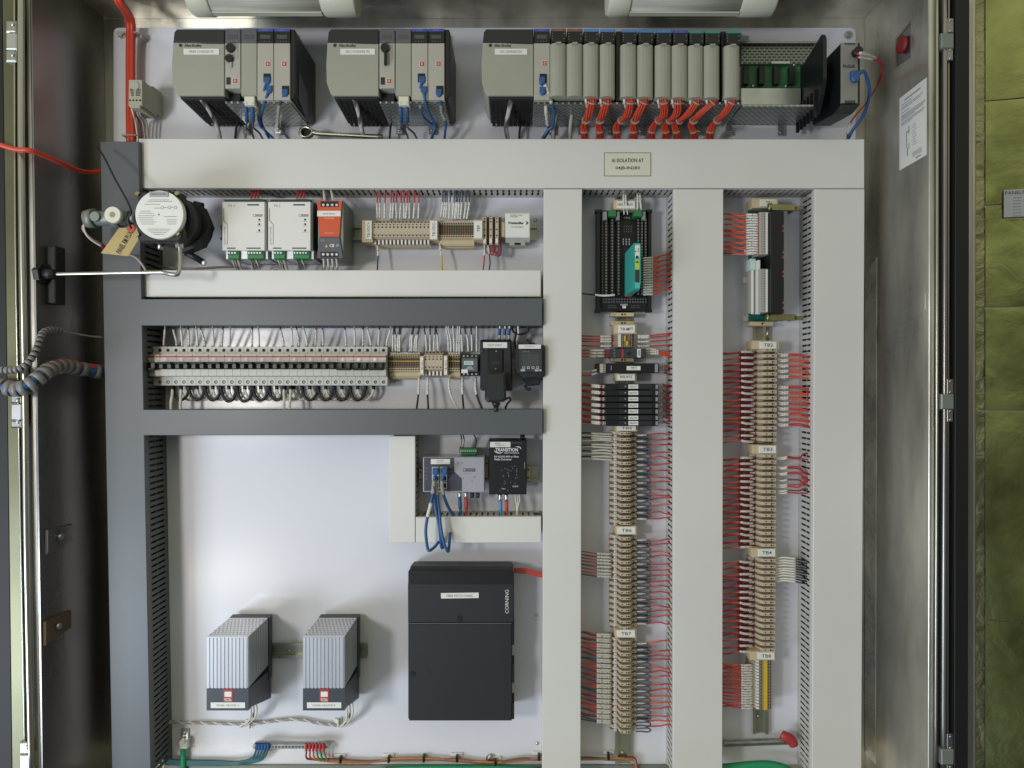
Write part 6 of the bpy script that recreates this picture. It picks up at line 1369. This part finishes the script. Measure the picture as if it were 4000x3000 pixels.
for i in range(5):
    x = 1004+i*11; wire('ground_wire', [(x, 2904, .034), (x-4, 2932, .03), (x-22-i*2, 2962+i*2, .02), (x-80-i*8, 2976+i*2, .014), (820, 2973+i*4, .012), (700, 2971+i*4, .012), (640, 2964+i*4, .014)], 'wire_teal', '%s dark teal ground wire from the left half of the ground bar' % ORDL[i], 'wire', 'teal ground wires to the left', r=.0026, sleeves=[(.0, .14, 'wire_blue', 1.5)])
GW = 'red green and copper ground wires along the bottom'
cl = ['wire_maroon', 'wire_red', 'wire_copper', 'wire_olive', 'wire_green', 'wire_copper']; cn = ['maroon', 'red', 'copper', 'olive green', 'green', 'pale copper']
for i in range(6):
    x = 1196+i*13.5; o1 = lambda s: (s+i*1.7) % 5*2.4-4
    wire('ground_wire', [(x, 2904, .034), (x+1, 2935, .03), (x+8+i, 2965, .02), (1290, 2970+o1(0)*1.3, .012), (1420, 2975+o1(1), .012), (1520, 2965+o1(3), .012), (1660, 2965+o1(2), .012), (1790, 2968+o1(4), .012), (1920, 2980+o1(2), .012), (2030, 2968+o1(0), .012), (2110, 2964+o1(2), .012), (2290, 2960+o1(1), .012), (2400, 2962+o1(3), .012), (2462, 2958+i*2, .014), (2486-i, 2975, .014), (2496-i*3, 3060, .014)],
         cl[i], '%s ground wire running right from the ground bar' % cn[i], 'wire', GW, r=.0022, n=5, sleeves=[(.0, .06, 'wire_red', 1.5)])
for x, y in ((1327, 2974), (1517, 2972), (1654, 2970), (1784, 2970), (1935, 2984), (2105, 2964), (2378, 2960)):
    lab = {1327: 'leftmost black cable tie on the bottom ground wires', 1517: 'second black cable tie on the bottom ground wires', 1654: 'third black cable tie on the bottom ground wires', 1784: 'fourth black cable tie on the bottom ground wires', 1935: 'black cable tie just under the large hex bolt', 2105: 'black cable tie left of the narrow white vertical duct', 2378: 'black cable tie left of the middle column rail'}[x]
    t = thing('cable_tie', lab, 'cable tie', W(x, y, 0), 'black cable ties on the bottom ground wires'); fbp(t, 'strap', x-4, y-12, x+4, y+11, .018, .0004, 'plc_black', .002); 
    if x not in (1654,): fbp(t, 'mount_pad', x-23, y-28, x+23, y-14, .004, .0003, 'label_white')
t = thing('red_cap', 'red rubber cap on the right end of the lower ground bar', 'cap', W(3075, 2882, .02)); b = MB(); b.tube([W(3052, 2866, .03), W(3066, 2876, .034), W(3090, 2890, .034), W(3100, 2910, .034)], lambda s: .009+.003*math.sin(s*2.6), 'red', 14); b.build('cap', t)
wire('ground_cable', [(2790, 3004, .04), (2850, 3000, .04), (2930, 2992, .04), (3010, 2990, .04), (3080, 3012, .04), (3120, 3060, .04)], 'wire_green', 'thick green ground cable at the bottom edge of the right column', 'cable', r=.0105, seg=12)
t = thing('edge_strip', 'dark slim strip along the bottom edge of the right column', 'strip', W(3060, 2990, 0)); 
b = MB(); b.fb(640, 2990, 2620, 3003, .006, -.003, 'frame_grey', 0); b.build('strip', t); t['label'] = 'slim grey metal edge along the bottom of the white plate'
wire('ground_cable', [(1480, 3012, .02), (1560, 3000, .02), (1700, 2998, .02), (1900, 2998, .02), (2110, 3004, .02)], 'wire_green', 'green ground cable peeping over the bottom edge below the patch panel', 'cable', r=.0045, seg=10)
# ================================================================== purge actuator at the left
t = thing('pressure_switch', 'round black cast pressure switch with a white round nameplate', 'pressure switch', W(640, 970, .06))
HA = .21; d = DIST-HA; cw = W(622, 838, HA); R = 95/FPX*d
b = MB()
S8 = [(538, 752), (560, 748), (690, 748), (712, 756), (712, 930), (700, 945), (548, 945), (536, 930)]
b.poly(S8, HA-.012, HA-.03, 'cast_black', .003)
c0 = Vector((cw.x, -(HA-.03), cw.z)); b.cyl(c0, Vector((cw.x, -.12, cw.z)), R*1.02, R*1.05, 'cast_black', 32)
b.cyl(Vector((cw.x+.004, -.125, cw.z-.002)), Vector((cw.x+.004, -.095, cw.z-.002)), R*1.2, R*1.2, 'cast_black', 8, False); b.cyl(Vector((cw.x, -.1, cw.z)), Vector((cw.x, -.06, cw.z)), R*1.0, R*.9, 'cast_black', 24)
b.build('housing', t)
b = MB(); b.cyl(Vector((cw.x, -(HA-.012), cw.z)), Vector((cw.x, -HA, cw.z)), R, R*.985, 'label_white', 48); o = b.build('nameplate', t)
b = MB(); lines = [(585, 780, 660), (575, 786, 672), (565, 797, 625), (600, 812, 640), (640, 810, 655), (668, 808, 690), (548, 824, 588), (542, 832, 600), (540, 842, 604), (538, 850, 596), (542, 858, 600), (546, 866, 610), (550, 874, 600), (640, 845, 690), (650, 858, 690), (652, 866, 690), (654, 874, 686), (575, 894, 665), (580, 901, 660), (590, 908, 650), (600, 915, 640)]
for a, y, c_ in lines: b.fb(a, y, c_, y+1.6, HA+.0005, HA, 'ink_soft', 0)
for x in (634, 662, 686): b.disc(x, 811, HA, 6, 'ink_soft', .0005, 14); b.disc(x, 811, HA+.0005, 4.4, 'label_white', .0003, 14)
b.disc(621, 838, HA, 3, 'ink', .0006); b.fb(583, 748, 656, 768, HA+.002, HA-.004, 'silver_tag', .0003); b.text('UNITED ELECTRIC', 588, 754, 650, 762, HA+.002, 'ink_soft', bold=.02); b.build('printing', o)
b = MB()
for x, y in ((540, 759), (695, 758), (541, 917), (698, 914)): q = W(x, y, HA-.012); b.cyl(q, q+Vector((0, -.006, 0)), .0048, .0044, 'brassy', 8, False)
b.build('cover_bolt', t)
b = MB(); b.cyl(W(535, 850, .17), W(505, 850, .17), .011, .011, 'frame_grey', 16); b.cyl(W(510, 852, .17), W(340, 854, .17), .0155, .0155, 'frame_grey', 18); b.cyl(W(372, 853, .17), W(338, 856, .17), .021, .018, 'frame_grey', 18); b.cyl(W(470, 852, .17), W(440, 852, .17), .02, .02, 'frame_grey', 18); b.build('conduit_fitting', t)
b = MB(); q = W(452, 844, .19); b.cyl(q, q+Vector((0, -.012, 0)), .0165, .0165, 'label_cream', 22); b.cyl(q+Vector((0, -.012, 0)), q+Vector((0, -.0125, 0)), .006, .006, 'screw', 10); q = W(375, 848, .185); b.cyl(q, q+Vector((0, -.006, 0)), .010, .010, 'frame_grey', 16); b.build('plug_cap', t)
b = MB(); b.cyl(W(702, 944, .17), W(702, 968, .17), .009, .009, 'zinc', 6, False); b.cyl(W(626, 946, .13), W(626, 975, .13), .006, .006, 'zinc', 10); b.build('tube_nut', t)
b = MB(); b.cyl(W(724, 985, .10), W(795, 1024, .08), .007, .007, 'cast_black', 10); b.dome(W(797, 1026, .085), .006, .004, 'alu_light'); b.cyl(W(760, 800, .08), W(792, 806, .08), .009, .008, 'cast_black', 10); b.build('lever_arm', t)
t = thing('steel_tube', 'thin bent steel tube from the left wall to the black pressure switch', 'tube', W(215, 1070, .18))
b = MB(); b.tube([W(212, 1071, .185), W(420, 1067, .185), W(600, 1064, .185), W(632, 1064, .185), W(660, 1070, .182), W(686, 1073, .18), W(696, 1068, .178), W(702, 1050, .175), W(703, 1000, .17), W(702, 965, .17)], .0042, 'steel_bright', 12, n=8); b.build('tube', t)
b = MB(); b.cyl(W(172, 1070, .185), W(214, 1070, .185), .012, .009, 'cast_black', 12); b.cyl(W(150, 1070, .185), W(172, 1070, .185), .021, .021, 'cast_black', 6, False); b.build('wall_fitting', t)
t = thing('switch_block', 'black block on the dark left wall behind the steel tube', 'block', (XL+.015, -.15, pz(1070, .15)))
b = MB(); b.fb(168, 960, 216, 1186, .172, .14, 'cast_black', .002); b.build('block', t)
t = thing('paper_tag', 'kraft paper tag tied to the conduit, handwritten, hanging at the left', 'tag', W(470, 940, .18))
b = MB(); b.poly([(465, 890), (533, 890), (545, 930), (500, 1001), (394, 989)], .186, .1853, 'kraft'); b.build('paper', t)
b = MB(); q = W(512, 893, .187); b.cyl(q, q+Vector((0, -.001, 0)), .0085, .0085, 'amber', 16)
P1 = [W(*a) for a in ((466, 990, .1865), (508, 900, .1865))]
def tagtext(s, a, c_, hgt):
    vs, fs = glyphs(s, 0.01); A = W(*a); B = W(*c_); u = (B-A); L_ = u.length; u.normalize(); n = Vector((-u.z, 0, u.x))
    mx = max(v[0] for v in vs); V = [A+u*(x/mx*L_)+n*(y*hgt) for x, y in vs]; b.add(V, fs, 'ink')
tagtext('PANEL RM PLUGS', (470, 994, .1868), (524, 902, .1868), .017); b.build('writing', t)
wire('tag_string', [(381, 575, .14), (410, 620, .16), (450, 700, .18), (500, 790, .19), (512, 830, .195), (500, 850, .192), (502, 870, .19), (513, 893, .188)], 'wire_black', 'black string running down diagonally to the paper tag', 'string', r=.0022)
for i in range(3):
    wire('switch_lead', [(332, 862+i*4, .17), (328-i*2, 895, .17), (350+i*2, 930, .16), (395, 960-i*3, .14), (440, 985, .12), (520, 1000, .12), (560, 1040, .11), (575, 1075, .09)], ('wire_white', 'wire_red', 'wire_grey')[i], '%s lead curving from the conduit behind the paper tag' % ORDL[i], 'wire', 'leads behind the paper tag', r=.0024, sleeves=[(.42, .62, 'wire_maroon', 1.4)])
wire('thin_cable', [(600, 1040, .03), (680, 1046, .02), (760, 1048, .02), (860, 1042, .02), (940, 1046, .03)], 'wire_grey', 'thin grey cable along the top of the second white duct', 'wire', r=.0018)
# left wall cables
def spiral(name, label, pts, r, cols, wrapm, turns, wr, group=None):
    t = thing(name, label, 'cable', W(*pts[0])); P = smooth_path([W(*p) for p in pts], 10); n = len(cols)
    for k, m in enumerate(cols):
        a = 2*math.pi*k/n; b = MB(); b.tube([p+Vector((math.sin(a)*r*.1, -math.cos(a)*r*.45, math.sin(a)*r*.5)) for p in P], r*.62, m, 8, raw=True); b.build('inner_wires', t)
    b = MB(); fr = []; L = len(P)-1; prev = None
    steps = int(turns); 
    for s in range(steps):
        f = (s+.3)/steps*L; i = int(f); p = P[i].lerp(P[i+1], f-i); dd = (P[min(i+1, L)]-P[max(i-1, 0)]).normalized()
        b.cyl(p-dd*wr, p+dd*wr, r*1.09, r*1.09, wrapm, 16)
    b.build('spiral_wrap', t); return t
spiral('wrapped_cable', 'thick spiral wrapped cable bundle with red and blue wires crossing the left frame', [(-60, 1500, .24), (0, 1506, .245), (60, 1520, .245), (112, 1506, .242), (165, 1465, .222), (200, 1440, .195), (250, 1430, .155), (310, 1440, .115), (410, 1455, .07)], .0145, ['wire_blue', 'conduit', 'wire_charcoal'], 'wrap', 16, .0062)
spiral('wrapped_cable', 'thin spiral wrapped black and white cable at the left above the thick bundle', [(-60, 1440, .24), (0, 1444, .245), (50, 1446, .245), (95, 1430, .24), (130, 1390, .228), (152, 1340, .215), (168, 1300, .198), (200, 1288, .175), (235, 1292, .15)], .0065, ['wire_black', 'wire_black'], 'wrap', 22, .0036)
t = thing('orange_cable', 'orange cable crossing the left frame and sagging along the dark wall', 'cable', W(0, 565, .22))
b = MB(); b.tube([W(-60, 548, .24), W(0, 566, .235), W(60, 584, .23), (W(116, 588, .225)), W(160, 602, .205), W(230, 632, .165), W(300, 664, .115), W(345, 672, .085), W(410, 668, .06)], .0052, 'conduit', 10); b.build('cable', t)
wire('thin_cable', [(232, 1291, .15), (262, 1296, .13), (300, 1304, .11), (350, 1313, .09), (400, 1318, .07)], 'wire_grey', 'thin pale wire leading on from the black and white cable behind the grey duct', 'wire', r=.002)
